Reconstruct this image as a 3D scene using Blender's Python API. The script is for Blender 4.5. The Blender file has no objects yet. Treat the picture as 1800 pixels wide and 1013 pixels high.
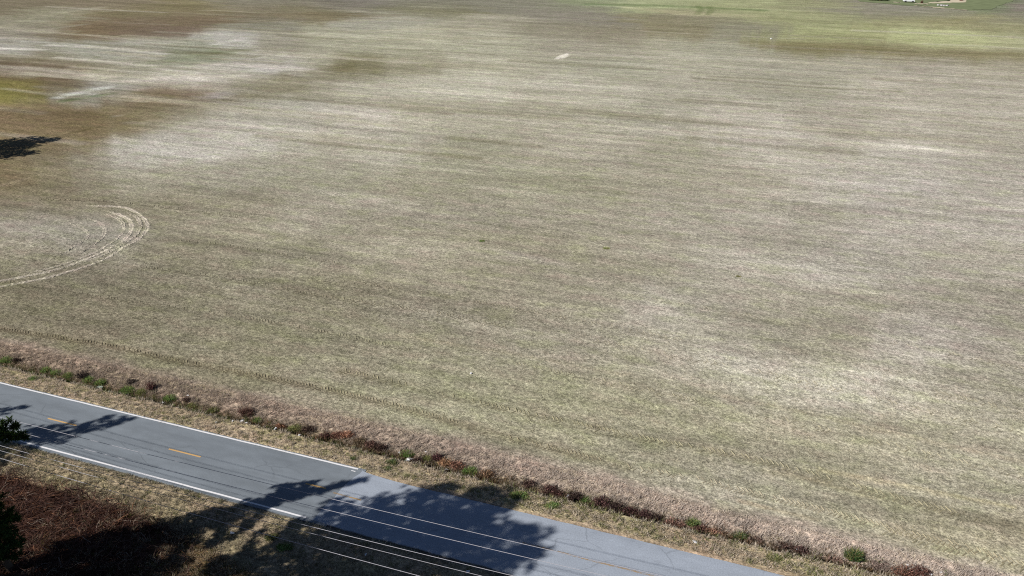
import bpy, math
import numpy as np
from mathutils import Vector

# ------------------------------------------------------------------ camera, sky, sun, exposure
scene = bpy.context.scene
H = 37.5                                   # height of the drone above the road
PITCH = math.radians(28.615)
FPX, CX, CY = 1240.0, 900.0, 506.5
cam_d = bpy.data.cameras.new('camera')
cam = bpy.data.objects.new('camera', cam_d)
scene.collection.objects.link(cam)
cam.location = (0, 0, H)
cam.rotation_euler = (math.pi / 2 - PITCH, 0, 0)
cam_d.sensor_width = 36.0
cam_d.lens = FPX / 1800.0 * 36.0
cam_d.clip_end = 8000
scene.camera = cam

SUN_EL = math.radians(32)
SHADOW_AZ = math.radians(20)               # shadows run right and a little away from the camera
SUN = Vector((-math.cos(SHADOW_AZ) * math.cos(SUN_EL), -math.sin(SHADOW_AZ) * math.cos(SUN_EL), math.sin(SUN_EL)))
world = bpy.data.worlds.new('World')
scene.world = world
world.use_nodes = True
wn = world.node_tree.nodes
sky = wn.new('ShaderNodeTexSky')
sky.sky_type = 'NISHITA'
sky.sun_disc = False
sky.air_density = 0.5
sky.dust_density = 0.2
sky.sun_elevation = SUN_EL
sky.sun_rotation = math.atan2(SUN.x, SUN.y)
world.node_tree.links.new(sky.outputs[0], wn['Background'].inputs[0])
wn['Background'].inputs[1].default_value = 0.05
sun_d = bpy.data.lights.new('sun', 'SUN')
sun_d.energy = 5.0
sun_d.angle = math.radians(0.5)
sun_d.color = (1.0, 0.95, 0.88)
sun_o = bpy.data.objects.new('sun', sun_d)
scene.collection.objects.link(sun_o)
sun_o.rotation_euler = SUN.to_track_quat('Z', 'Y').to_euler()
sun_o.location = (-60, -20, 80)
scene.view_settings.view_transform = 'Standard'
scene.view_settings.look = 'None'
scene.view_settings.gamma = 1
scene.view_settings.exposure = 0.32
scene.cycles.use_denoising = False
scene.cycles.filter_width = 1.1
K_ALB = 0.80                               # observed brightness -> surface albedo

# ------------------------------------------------------------------ helpers
rng = np.random.default_rng(11)
ES = np.array([0.95213893, -0.30566559])   # along the road, to the right
EN = np.array([0.30566559, 0.95213893])    # across the road, away from the camera
COT = 1.0 / math.tan(SUN_EL)
SHX, SHY = math.cos(SHADOW_AZ) * COT, math.sin(SHADOW_AZ) * COT


def at(u, v, z=0.0):
    """survey: a place seen in the photo -> point of the plane at height z"""
    x = (np.asarray(u, float) - CX) / FPX
    y = (np.asarray(v, float) - CY) / FPX
    dy = math.cos(PITCH) - y * math.sin(PITCH)
    dz = math.sin(PITCH) + y * math.cos(PITCH)
    t = (H - z) / dz
    return x * t, dy * t


def sd_at(u, v, z=0.0):
    X, Y = at(u, v, z)
    return X * ES[0] + Y * ES[1], X * EN[0] + Y * EN[1]


def xy(s, d):
    return s * ES[0] + d * EN[0], s * ES[1] + d * EN[1]


def bearing(X, Y):
    """bearing / depression of ground places, the chart the field survey is interpolated in"""
    dep = Y * math.cos(PITCH) + H * math.sin(PITCH)
    dep = np.maximum(dep, 1.0)
    return X / dep, (H * math.cos(PITCH) - Y * math.sin(PITCH)) / dep


def lin(c):
    c = np.asarray(c, float) / 255.0
    return np.where(c <= 0.04045, c / 12.92, ((c + 0.055) / 1.055) ** 2.4)


_tab = rng.random((512, 512))


def vnoise(x, y):
    xi = np.floor(x).astype(int); yi = np.floor(y).astype(int)
    fx = x - xi; fy = y - yi
    fx = fx * fx * (3 - 2 * fx); fy = fy * fy * (3 - 2 * fy)
    a = _tab[xi % 512, yi % 512]; b = _tab[(xi + 1) % 512, yi % 512]
    c = _tab[xi % 512, (yi + 1) % 512]; d = _tab[(xi + 1) % 512, (yi + 1) % 512]
    return (a * (1 - fx) + b * fx) * (1 - fy) + (c * (1 - fx) + d * fx) * fy


def fbm(x, y, octv=4, seed=0.0):
    r = 0; amp = 1; tot = 0
    x = x + seed * 17.3; y = y + seed * 31.7
    for k in range(octv):
        r = r + amp * vnoise(x, y); tot += amp
        x = x * 2.03 + 5.1; y = y * 2.03 + 9.7; amp *= 0.55
    return r / tot * 2 - 1


def smooth(a, b, x):
    t = np.clip((x - a) / (b - a), 0, 1)
    return t * t * (3 - 2 * t)


def mesh_np(name, V, F, col=None, smooth_shade=False):
    V = np.asarray(V, np.float32); F = np.asarray(F, np.int32)
    me = bpy.data.meshes.new(name)
    k = F.shape[1]
    me.vertices.add(len(V)); me.vertices.foreach_set('co', V.ravel())
    me.loops.add(F.size); me.loops.foreach_set('vertex_index', F.ravel())
    me.polygons.add(len(F))
    me.polygons.foreach_set('loop_start', np.arange(0, F.size, k, dtype=np.int32))
    me.polygons.foreach_set('loop_total', np.full(len(F), k, np.int32))
    me.polygons.foreach_set('use_smooth', np.full(len(F), bool(smooth_shade)))
    if col is not None:
        a = me.color_attributes.new('Col', 'FLOAT_COLOR', 'POINT')
        c = np.ones((len(V), 4), np.float32); c[:, :3] = col
        a.data.foreach_set('color', c.ravel())
    me.update(); me.validate()
    return me


def link(name, me, mat, parent=None, loc=None, **props):
    o = bpy.data.objects.new(name, me)
    scene.collection.objects.link(o)
    if me is not None and mat is not None and len(me.materials) == 0:
        me.materials.append(mat)
    if parent is not None:
        o.parent = parent
    if loc is not None:
        o.location = loc
    for k, v in props.items():
        o[k] = v
    return o


def thing(name, label, cat, loc, group=None):
    o = link(name, None, None, loc=loc, label=label, category=cat)
    if group:
        o['group'] = group
    return o


class Acc:
    """collects tri/quad soup (as quads) with colours"""
    def __init__(self):
        self.V = []; self.F = []; self.C = []; self.n = 0

    def add(self, V, F, C=None):
        V = np.asarray(V, float); F = np.asarray(F, int)
        self.V.append(V); self.F.append(F + self.n); self.n += len(V)
        if C is not None:
            C = np.asarray(C, float)
            if C.ndim == 1:
                C = np.tile(C, (len(V), 1))
            self.C.append(C)

    def mesh(self, name, sm=False):
        return mesh_np(name, np.concatenate(self.V), np.concatenate(self.F),
                       np.concatenate(self.C) if self.C else None, sm)


def tube(acc, pts, rad, n=8, col=None):
    pts = np.asarray(pts, float); m = len(pts)
    rad = np.full(m, rad) if np.isscalar(rad) else np.asarray(rad, float)
    tan = np.gradient(pts, axis=0); tan /= np.linalg.norm(tan, axis=1)[:, None] + 1e-9
    ref = np.where(np.abs(tan[:, 2:3]) > 0.9, np.array([[1.0, 0, 0]]), np.array([[0, 0, 1.0]]))
    a = np.cross(tan, ref); a /= np.linalg.norm(a, axis=1)[:, None] + 1e-9
    b = np.cross(tan, a)
    th = np.arange(n) / n * 2 * math.pi
    V = (pts[:, None] + rad[:, None, None] * (a[:, None] * np.cos(th)[None, :, None] + b[:, None] * np.sin(th)[None, :, None])).reshape(-1, 3)
    i = np.arange(m - 1)[:, None] * n; j = np.arange(n)[None]; j2 = (j + 1) % n
    F = np.stack([i + j, i + j2, i + n + j2, i + n + j], -1).reshape(-1, 4)
    acc.add(V, F, col)


def box(acc, c, size, rot=0.0, col=None):
    sx, sy, sz = np.array(size) / 2
    V = np.array([[x, y, z] for z in (-sz, sz) for x, y in ((-sx, -sy), (sx, -sy), (sx, sy), (-sx, sy))])
    cr, sr = math.cos(rot), math.sin(rot)
    V = np.stack([V[:, 0] * cr - V[:, 1] * sr, V[:, 0] * sr + V[:, 1] * cr, V[:, 2]], 1) + np.array(c)
    F = [[3, 2, 1, 0], [4, 5, 6, 7], [0, 1, 5, 4], [1, 2, 6, 5], [2, 3, 7, 6], [3, 0, 4, 7]]
    acc.add(V, F, col)


# ------------------------------------------------------------------ materials
def nodes_of(name):
    m = bpy.data.materials.new(name)
    m.use_nodes = True
    nt = m.node_tree
    b = nt.nodes['Principled BSDF']
    b.inputs['Specular IOR Level'].default_value = 0.15
    b.inputs['Roughness'].default_value = 0.9
    return m, nt, nt.nodes, nt.links, b


def N(nt, kind, **kw):
    n = nt.nodes.new(kind)
    for k, v in kw.items():
        setattr(n, k, v)
    return n


def math_n(nt, op, a, b=None, c=None, clamp=False):
    n = nt.nodes.new('ShaderNodeMath'); n.operation = op; n.use_clamp = clamp
    for i, x in enumerate((a, b, c)):
        if x is None:
            continue
        if isinstance(x, (int, float)):
            n.inputs[i].default_value = x
        else:
            nt.links.new(x, n.inputs[i])
    return n.outputs[0]


def row_vec(nt, sx, sy, sz=1.0, off=0.0):
    """world position turned to the row direction and scaled"""
    g = nt.nodes.new('ShaderNodeNewGeometry')
    m1 = nt.nodes.new('ShaderNodeMapping'); m1.inputs['Rotation'].default_value = (0, 0, math.radians(17.798))
    nt.links.new(g.outputs['Position'], m1.inputs['Vector'])
    m2 = nt.nodes.new('ShaderNodeMapping')
    m2.inputs['Scale'].default_value = (sx, sy, sz); m2.inputs['Location'].default_value = (off, off * 1.7, 0)
    nt.links.new(m1.outputs[0], m2.inputs['Vector'])
    return m2.outputs[0]


def noise(nt, vec, scale=1.0, detail=4.0, rough=0.6, dist=0.0):
    n = nt.nodes.new('ShaderNodeTexNoise')
    n.inputs['Scale'].default_value = scale; n.inputs['Detail'].default_value = detail
    n.inputs['Roughness'].default_value = rough; n.inputs['Distortion'].default_value = dist
    nt.links.new(vec, n.inputs['Vector'])
    return n.outputs['Fac']


def mul_col(nt, col, fac):
    v = nt.nodes.new('ShaderNodeVectorMath'); v.operation = 'SCALE'
    nt.links.new(col, v.inputs[0]); nt.links.new(fac, v.inputs['Scale'])
    return v.outputs[0]


def mix_col(nt, fac, a, b, mode='MIX'):
    m = nt.nodes.new('ShaderNodeMix'); m.data_type = 'RGBA'; m.blend_type = mode
    for sock, x in ((m.inputs[0], fac), (m.inputs[6], a), (m.inputs[7], b)):
        if isinstance(x, (int, float)):
            sock.default_value = x
        elif isinstance(x, tuple):
            sock.default_value = (*x, 1)
        else:
            nt.links.new(x, sock)
    return m.outputs[2]


def ramp(nt, x, lo, hi, a=0.0, b=1.0):
    m = nt.nodes.new('ShaderNodeMapRange'); m.clamp = True
    m.inputs[1].default_value = lo; m.inputs[2].default_value = hi
    m.inputs[3].default_value = a; m.inputs[4].default_value = b
    nt.links.new(x, m.inputs[0])
    return m.outputs[0]


def ground_material():
    m, nt, nd, lk, b = nodes_of('field_stubble')
    att = N(nt, 'ShaderNodeVertexColor', layer_name='Col').outputs[0]

    def grain(sx, sy, off, amp, lo=.34, hi=.66, det=2, rough=.6):
        return ramp(nt, noise(nt, row_vec(nt, sx, sy, off=off), 1.0, det, rough), lo, hi, 1 - amp, 1 + amp)
    v = grain(0.010, 0.62, 3, .10, .34, .66, 3)                 # sowing rows
    for g in (grain(0.05, 0.42, 5, .11, .32, .68, 5), grain(0.05, 0.15, 57, .08, .32, .68, 4), grain(0.34, 0.62, 9, .12), grain(1.1, 1.7, 13, .17), grain(2.9, 3.7, 17, .31), grain(7.0, 8.5, 19, .38)):
        v = math_n(nt, 'MULTIPLY', v, g)
    c = mul_col(nt, att, v)
    hue = noise(nt, row_vec(nt, 0.22, 0.5, off=31), 1.0, 6, 0.65)
    hue2 = noise(nt, row_vec(nt, 0.03, 0.10, off=37), 1.0, 5, 0.6)
    c = mix_col(nt, math_n(nt, 'MULTIPLY', ramp(nt, hue, 0.50, 0.66), 0.8), c, mix_col(nt, 1.0, c, (0.96, 1.02, 0.87), 'MULTIPLY'))
    c = mix_col(nt, math_n(nt, 'MULTIPLY', ramp(nt, hue, 0.48, 0.32), 0.8), c, mix_col(nt, 1.0, c, (1.05, 0.96, 1.0), 'MULTIPLY'))
    # dusty pale bare patches and denser dark weed patches, drawn out along the rows
    dash = ramp(nt, noise(nt, row_vec(nt, 0.12, 0.9, off=41), 1.0, 6, 0.7), .40, .62)
    pale = math_n(nt, 'MULTIPLY', ramp(nt, noise(nt, row_vec(nt, 0.028, 0.13, off=43), 1.0, 5, 0.62), .48, .66), math_n(nt, 'MULTIPLY_ADD', dash, .6, .4))
    c = mix_col(nt, math_n(nt, 'MULTIPLY', pale, 0.95), c, mix_col(nt, 1.0, c, (1.34, 1.35, 1.40), 'MULTIPLY'))
    dark = math_n(nt, 'MULTIPLY', ramp(nt, hue2, .50, .36), ramp(nt, noise(nt, row_vec(nt, 0.10, 0.8, off=47), 1.0, 6, 0.7), .60, .42))
    c = mix_col(nt, math_n(nt, 'MULTIPLY', dark, 0.8), c, mix_col(nt, 1.0, c, (0.82, 0.83, 0.78), 'MULTIPLY'))
    # loose straw
    straw = ramp(nt, noise(nt, row_vec(nt, 2.6, 8.0, off=23), 1.0, 4, 0.7, 1.0), 0.58, 0.68)
    c = mix_col(nt, math_n(nt, 'MULTIPLY', straw, 0.5), c, mix_col(nt, 1.0, c, (1.7, 1.66, 1.6), 'MULTIPLY'))
    lk.new(c, b.inputs['Base Color'])
    h = noise(nt, row_vec(nt, 1.6, 2.6, off=7), 1.0, 6, 0.75)
    bp = N(nt, 'ShaderNodeBump'); bp.inputs['Strength'].default_value = 0.5; bp.inputs['Distance'].default_value = 0.22
    lk.new(h, bp.inputs['Height']); lk.new(bp.outputs[0], b.inputs['Normal'])
    b.inputs['Specular IOR Level'].default_value = 0.0
    return m


def leaf_material(name, trans=0.35, var=0.0):
    m, nt, nd, lk, b = nodes_of(name)
    att = N(nt, 'ShaderNodeVertexColor', layer_name='Col').outputs[0]
    d = N(nt, 'ShaderNodeBsdfDiffuse'); t = N(nt, 'ShaderNodeBsdfTranslucent'); mx = N(nt, 'ShaderNodeMixShader')
    mx.inputs[0].default_value = trans
    lk.new(att, d.inputs[0]); lk.new(att, t.inputs[0]); lk.new(d.outputs[0], mx.inputs[1]); lk.new(t.outputs[0], mx.inputs[2])
    lk.new(mx.outputs[0], nd['Material Output'].inputs[0])
    nd.remove(b)
    return m


def plain_material(name, rgb, rough=0.7, spec=0.3, nz=0.25, scale=8.0, metal=0.0):
    m, nt, nd, lk, b = nodes_of(name)
    tc = N(nt, 'ShaderNodeTexCoord').outputs['Object']
    n1 = noise(nt, tc, scale, 5, 0.6)
    base = N(nt, 'ShaderNodeRGB'); base.outputs[0].default_value = (*rgb, 1)
    c = mul_col(nt, base.outputs[0], math_n(nt, 'MULTIPLY_ADD', n1, 2 * nz, 1 - nz))
    lk.new(c, b.inputs['Base Color'])
    b.inputs['Roughness'].default_value = rough; b.inputs['Specular IOR Level'].default_value = spec
    b.inputs['Metallic'].default_value = metal
    return m


def asphalt_material(name, rgb, coarse, lane=0.10):
    m, nt, nd, lk, b = nodes_of(name)
    base = N(nt, 'ShaderNodeRGB'); base.outputs[0].default_value = (*rgb, 1)
    big = noise(nt, row_vec(nt, 0.12, 0.9, off=2), 1.0, 4, 0.55)
    mid = noise(nt, row_vec(nt, 0.9, 1.6, off=5), 1.0, 5, 0.6)
    fine = noise(nt, row_vec(nt, 11, 11, off=9), 1.0, 3, 0.8)
    v = math_n(nt, 'MULTIPLY', math_n(nt, 'MULTIPLY_ADD', big, lane * 3.2, 1 - lane * 1.6), math_n(nt, 'MULTIPLY_ADD', mid, 0.34, 0.83))
    v = math_n(nt, 'MULTIPLY', v, math_n(nt, 'MULTIPLY_ADD', fine, coarse * 2, 1 - coarse))
    # hairline cracks and a few old stains
    vo = N(nt, 'ShaderNodeTexVoronoi', feature='DISTANCE_TO_EDGE')
    vo.inputs['Scale'].default_value = 1.0
    warp = N(nt, 'ShaderNodeVectorMath', operation='ADD')
    nz = N(nt, 'ShaderNodeTexNoise'); nz.inputs['Scale'].default_value = 1.3; nz.inputs['Detail'].default_value = 5
    rv = row_vec(nt, 0.16, 0.45, off=14)
    lk.new(rv, warp.inputs[0]); lk.new(rv, nz.inputs['Vector'])
    sc = N(nt, 'ShaderNodeVectorMath', operation='SCALE'); sc.inputs['Scale'].default_value = .35
    lk.new(nz.outputs['Color'], sc.inputs[0]); lk.new(sc.outputs[0], warp.inputs[1]); lk.new(warp.outputs[0], vo.inputs['Vector'])
    crack = math_n(nt, 'MULTIPLY', ramp(nt, vo.outputs['Distance'], .012, .004), ramp(nt, noise(nt, row_vec(nt, .08, .3, off=19), 1.0, 3), .45, .6))
    stain = ramp(nt, noise(nt, row_vec(nt, .35, .9, off=27), 1.0, 5, .6), .62, .76)
    v = math_n(nt, 'MULTIPLY', v, math_n(nt, 'MULTIPLY_ADD', crack, -.22, 1.0))
    v = math_n(nt, 'MULTIPLY', v, math_n(nt, 'MULTIPLY_ADD', stain, -.22, 1.0))
    lk.new(mul_col(nt, base.outputs[0], v), b.inputs['Base Color'])
    bp = N(nt, 'ShaderNodeBump'); bp.inputs['Strength'].default_value = 0.3; bp.inputs['Distance'].default_value = 0.02
    lk.new(fine, bp.inputs['Height']); lk.new(bp.outputs[0], b.inputs['Normal'])
    b.inputs['Roughness'].default_value = 0.85
    b.inputs['Specular IOR Level'].default_value = 0.2
    return m


def paint_material(name, rgb, wear):
    """road paint with worn holes that show the asphalt"""
    m, nt, nd, lk, b = nodes_of(name)
    n1 = noise(nt, row_vec(nt, 1.2, 4.0, off=4), 1.0, 6, 0.7)
    n2 = noise(nt, row_vec(nt, 14, 14, off=8), 1.0, 3, 0.7)
    base = N(nt, 'ShaderNodeRGB'); base.outputs[0].default_value = (*rgb, 1)
    lk.new(mul_col(nt, base.outputs[0], math_n(nt, 'MULTIPLY_ADD', n2, 0.4, 0.8)), b.inputs['Base Color'])
    w = math_n(nt, 'ADD', math_n(nt, 'MULTIPLY', n1, 0.6), math_n(nt, 'MULTIPLY', n2, 0.4))
    lk.new(ramp(nt, w, wear - 0.08, wear + 0.08), b.inputs['Alpha'])
    b.inputs['Roughness'].default_value = 0.75
    return m


M_GROUND = ground_material()
M_GRASS = leaf_material('dry_grass', 0.40)
M_LEAF = leaf_material('leaf', 0.30)
M_NEEDLE = leaf_material('pine_needle', 0.20)
M_BARK = plain_material('bark', (0.10, 0.075, 0.055), 0.95, 0.05, 0.5, 3.0)
M_ROAD = asphalt_material('old_asphalt', tuple(lin((126, 134, 142)) * 0.90), 0.32, 0.20)
M_ROAD2 = asphalt_material('chip_seal', tuple(lin((164, 173, 186)) * 0.86), 0.5, 0.10)
M_WHITE = paint_material('white_road_paint', (0.78, 0.78, 0.80), 0.36)
M_YELLOW = paint_material('yellow_road_paint', (0.60, 0.38, 0.16), 0.34)
M_YELLOW_OLD = paint_material('worn_yellow_paint', (0.46, 0.30, 0.13), 0.52)
M_WIRE = plain_material('aluminium_wire', (0.36, 0.36, 0.40), 0.6, 0.2, 0.1, 2.0, 0.0)

# ------------------------------------------------------------------ survey of the field's own colours (place, colour)
FIELD = '''
0,5,118,105,80 200,5,125,110,85 450,5,125,118,98 600,5,120,112,100 750,5,120,115,100 900,5,125,120,100 1030,3,128,135,95 1150,8,150,155,105
1300,12,148,150,100 1420,12,140,138,95 1500,15,130,122,105 1600,20,128,122,105 1720,10,115,130,85 1780,12,130,115,110 1790,30,130,125,100
60,35,135,128,100 250,25,120,108,72 350,20,120,108,70 450,20,125,112,85 560,20,122,112,80 750,15,122,116,82 1000,25,130,122,105
1200,35,128,120,90 1350,30,145,145,95 1450,30,140,140,92 1600,35,142,138,90 1700,40,138,130,85 1780,50,140,135,90
40,50,132,122,105 150,50,120,98,68 250,45,115,95,75 340,35,120,98,78 430,45,130,125,105 700,40,150,145,125 850,50,150,142,118 950,55,134,126,102
1030,65,132,122,98 1150,50,128,118,85 1300,50,132,126,100 1400,60,148,150,95 1500,65,150,150,95 1620,65,165,168,110 1700,72,168,172,112 1790,78,160,158,115
10,85,155,150,138 80,100,125,115,85 150,88,150,148,132 250,90,145,140,122 350,95,135,138,110 420,75,165,160,150 500,80,140,132,110 600,75,150,145,118
700,80,155,150,122 800,60,165,160,132 900,75,160,155,128 1000,80,150,142,120 1100,80,155,148,122 1250,90,150,145,120 1400,78,128,118,75 1500,85,125,115,75
1600,90,135,125,85 1700,95,130,118,78 1790,98,138,128,88
20,115,110,88,62 80,125,108,82,68 150,118,130,115,82 220,125,140,135,112 300,138,180,172,155 400,130,170,163,145 480,120,165,158,148 560,110,160,153,130
640,115,120,112,75 750,120,150,143,115 900,125,165,158,132 1050,120,155,150,125 1200,110,160,153,128 1350,105,155,148,125 1500,110,158,150,128
1650,115,150,140,120 1780,120,155,145,122
15,160,125,118,45 50,150,115,100,50 110,150,110,85,55 150,160,150,150,135 200,150,145,140,130 260,165,128,105,75 320,165,120,95,70 380,165,142,132,118
450,160,130,122,92 550,150,138,130,105 650,160,165,158,135 800,150,170,163,140 1000,150,168,160,138 1200,150,160,152,130 1400,150,155,148,125
1600,150,165,155,135 1780,160,165,155,135
20,210,123,99,66 80,200,121,99,66 150,210,118,95,58 210,210,122,105,65 280,200,130,118,85 340,220,150,142,122 420,210,168,160,142 500,205,172,165,148
650,210,170,160,142 800,210,165,157,132 950,210,158,150,125 1100,210,155,148,125 1250,220,170,160,140 1330,240,178,168,152 1500,210,160,150,130
1600,220,170,160,140 1780,220,165,155,135
20,235,127,105,68 120,250,118,100,65 160,275,140,130,110 250,265,172,165,150 350,255,178,170,155 450,250,175,167,150 600,270,162,153,130
700,260,168,160,140 850,280,148,142,115 1000,260,160,150,128 1200,260,155,147,122 1400,270,170,160,140 1600,290,175,165,148 1780,260,162,152,132
20,305,118,98,62 80,295,125,112,78 40,325,120,105,72 140,320,132,122,98 250,310,150,142,118 400,310,155,147,125 600,310,152,145,120 800,330,150,142,115
950,330,148,142,112 1100,310,155,146,122 1300,320,158,148,125 1500,320,165,155,138 1600,330,172,162,148 1780,320,165,155,138
20,360,125,112,88 100,355,128,115,85 60,385,155,145,130 150,400,150,142,125 280,360,135,125,98 400,370,140,130,105 600,380,150,140,118
800,370,152,142,120 1000,370,155,145,122 1200,375,158,148,128 1400,380,155,145,125 1600,370,165,155,138 1780,400,168,157,142
40,440,135,125,100 200,470,135,125,102 350,440,138,128,102 500,450,142,133,108 700,450,150,140,115 900,450,148,138,112 1100,450,152,142,118
1300,450,160,150,130 1500,470,162,152,135 1780,460,160,150,130
40,530,125,115,88 200,530,128,118,92 400,530,140,130,105 600,530,135,125,98 800,540,142,132,108 1000,530,150,140,115 1150,545,168,158,140
1300,540,155,145,122 1500,540,150,140,118 1780,540,150,140,120
150,585,128,116,90 350,600,135,126,98 550,600,142,134,105 750,620,145,136,108 950,620,152,142,118 1150,620,160,150,125 1300,625,178,168,148
1450,600,150,140,115 1650,600,172,160,145 1780,620,150,140,118
400,645,135,125,95 600,660,150,140,112 800,680,155,148,115 1000,690,152,145,112 1200,680,160,150,122 1400,670,175,165,140 1520,690,182,172,150
1700,690,158,148,122 1790,680,150,140,118
800,740,158,150,118 950,770,155,145,115 1150,760,158,150,118 1350,760,165,155,125 1550,760,165,155,125 1750,770,165,155,128
1100,815,155,145,118 1300,850,165,155,130 1500,850,165,155,125 1700,850,168,158,130 1790,860,160,150,125
1500,930,160,150,122 1650,940,155,145,112 1780,940,165,150,120 1790,1000,160,150,118
'''
CP = np.array([[float(q) for q in t.split(',')] for t in FIELD.split()])
CPX, CPY = at(CP[:, 0], CP[:, 1])
CPA, CPB = bearing(CPX, CPY)


def calm(c, k=.64, g=1.115):
    c = np.asarray(c, float)
    m = c @ np.array([.3, .59, .11])
    return np.clip((m[..., None] + (c - m[..., None]) * k) * g, 0, 255)


CPC = lin(calm(CP[:, 2:5], .64, 1.175)) * np.array([.98, 1.006, 1.005])

# bounded patches: ground outline surveyed from the photo, colour, strength, edge softness (m), raggedness (m)
PATCHES = [
    ([(100, 172), (130, 160), (190, 150), (200, 156), (150, 168)], (185, 188, 178), .60, 2.0, 3.0),
    ([(238, 140), (300, 130), (360, 132), (420, 131), (430, 136), (370, 140), (320, 146), (260, 144)], (205, 196, 182), .75, 2.0, 4.0),
    ([(360, 114), (430, 108), (520, 118), (500, 124), (400, 118)], (182, 174, 165), .55, 2.5, 4.0),
    ([(370, 78), (425, 66), (432, 70), (395, 80)], (200, 196, 188), .6, 2.5, 4.0),
    ([(0, 84), (75, 86), (75, 89), (0, 87)], (190, 184, 175), .8, 1.2, 1.5),
    ([(85, 78), (215, 84), (290, 93), (280, 96), (200, 88), (85, 81)], (188, 184, 174), .7, 1.2, 2.0),
    ([(100, 100), (180, 108), (275, 115), (270, 118), (170, 111), (100, 103)], (180, 176, 162), .6, 1.2, 2.0),
    ([(0, 45), (95, 20), (175, 12), (170, 20), (110, 32), (40, 52)], (148, 145, 120), .6, 4.0, 7.0),
    ([(140, 130), (200, 132), (200, 137), (150, 137)], (176, 170, 145), .6, 1.5, 3.0),
    ([(330, 172), (400, 158), (412, 164), (360, 178)], (160, 155, 148), .6, 2.0, 3.0),
    ([(250, 108), (340, 93), (420, 82), (400, 92), (330, 104), (280, 120)], (112, 120, 82), .55, 2.0, 4.0),
    ([(0, 140), (55, 138), (60, 165), (20, 182), (0, 184)], (134, 126, 52), .6, 3.0, 4.0),
    ([(55, 118), (110, 120), (110, 130), (60, 130)], (92, 70, 66), .6, 3.0, 4.0),
    ([(490, 133), (560, 118), (650, 108), (640, 120), (560, 135), (500, 142)], (112, 102, 62), .6, 3.0, 4.0),
    ([(1510, 62), (1620, 50), (1800, 62), (1800, 84), (1700, 84), (1610, 80), (1560, 70)], (176, 180, 118), .6, 2.5, 5.0),
    ([(1300, 74), (1500, 76), (1620, 92), (1800, 92), (1800, 105), (1700, 102), (1560, 96), (1400, 88), (1320, 82)], (128, 116, 72), .55, 2.0, 4.0),
    ([(1100, 12), (1240, 22), (1350, 28), (1350, 31), (1200, 27), (1100, 15)], (185, 178, 132), .7, 1.2, 1.5),
    ([(1020, 6), (1150, 8), (1350, 17), (1350, 20), (1150, 12), (1020, 9)], (92, 120, 62), .7, 1.2, 1.5),
    ([(1310, 43), (1345, 46), (1345, 51), (1310, 50)], (126, 118, 112), .3, 3.0, 4.0),
    ([(1640, 0), (1800, 0), (1800, 24), (1720, 20), (1690, 17)], (104, 122, 76), .55, 3.0, 4.0),
    ([(1776, 8), (1800, 6), (1800, 20), (1780, 20)], (150, 122, 128), .6, 4.0, 4.0),
    ([(1255, 230), (1340, 232), (1400, 248), (1360, 262), (1290, 250)], (190, 178, 164), .5, 4.0, 6.0),
    ([(250, 255), (330, 232), (420, 215), (470, 225), (420, 262), (330, 275)], (186, 178, 166), .45, 4.0, 7.0),
    ([(1470, 660), (1530, 670), (1600, 695), (1570, 705), (1500, 690)], (192, 180, 160), .5, 1.5, 2.0),
    ([(1280, 612), (1330, 615), (1400, 640), (1370, 648), (1300, 630)], (190, 178, 158), .45, 1.5, 2.0),
    ([(860, 444), (915, 440), (1000, 462), (990, 470), (920, 458)], (170, 160, 148), .5, 1.2, 1.5),
    ([(1580, 588), (1700, 596), (1800, 622), (1800, 636), (1680, 610), (1590, 602)], (186, 174, 158), .45, 1.5, 2.0),
    ([(1400, 480), (1520, 492), (1640, 512), (1600, 522), (1480, 504)], (178, 168, 154), .4, 1.5, 2.0),
    ([(880, 280), (940, 278), (950, 292), (900, 292)], (176, 168, 146), .5, 2.0, 2.0),
    ([(980, 100), (992, 95), (1000, 94), (998, 100), (990, 103), (977, 104)], (238, 230, 214), 1.5, .5, .3),
    ([(192, 204), (220, 201), (218, 205), (196, 207)], (190, 178, 150), .7, .6, 1.2),
    ([(0, 102), (70, 104), (140, 113), (160, 128), (150, 150), (112, 158), (96, 172), (60, 166), (58, 136), (0, 138)], (114, 97, 73), .5, 1.0, 5.0),
    ([(96, 180), (180, 169), (270, 158), (360, 159), (326, 174), (300, 190), (250, 214), (182, 250), (120, 290), (0, 332), (0, 186)], (120, 102, 70), .45, 1.0, 5.0),
    ([(58, 62), (130, 51), (230, 38), (330, 30), (420, 25), (560, 21), (720, 27), (600, 38), (480, 40), (330, 43), (260, 51), (160, 59), (90, 67)], (120, 102, 70), .5, 1.5, 6.0),
    ([(480, 142), (560, 128), (660, 116), (760, 112), (900, 116), (760, 128), (640, 138), (540, 150), (470, 166), (420, 190), (400, 180)], (128, 117, 80), .35, 1.5, 6.0),
]
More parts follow.
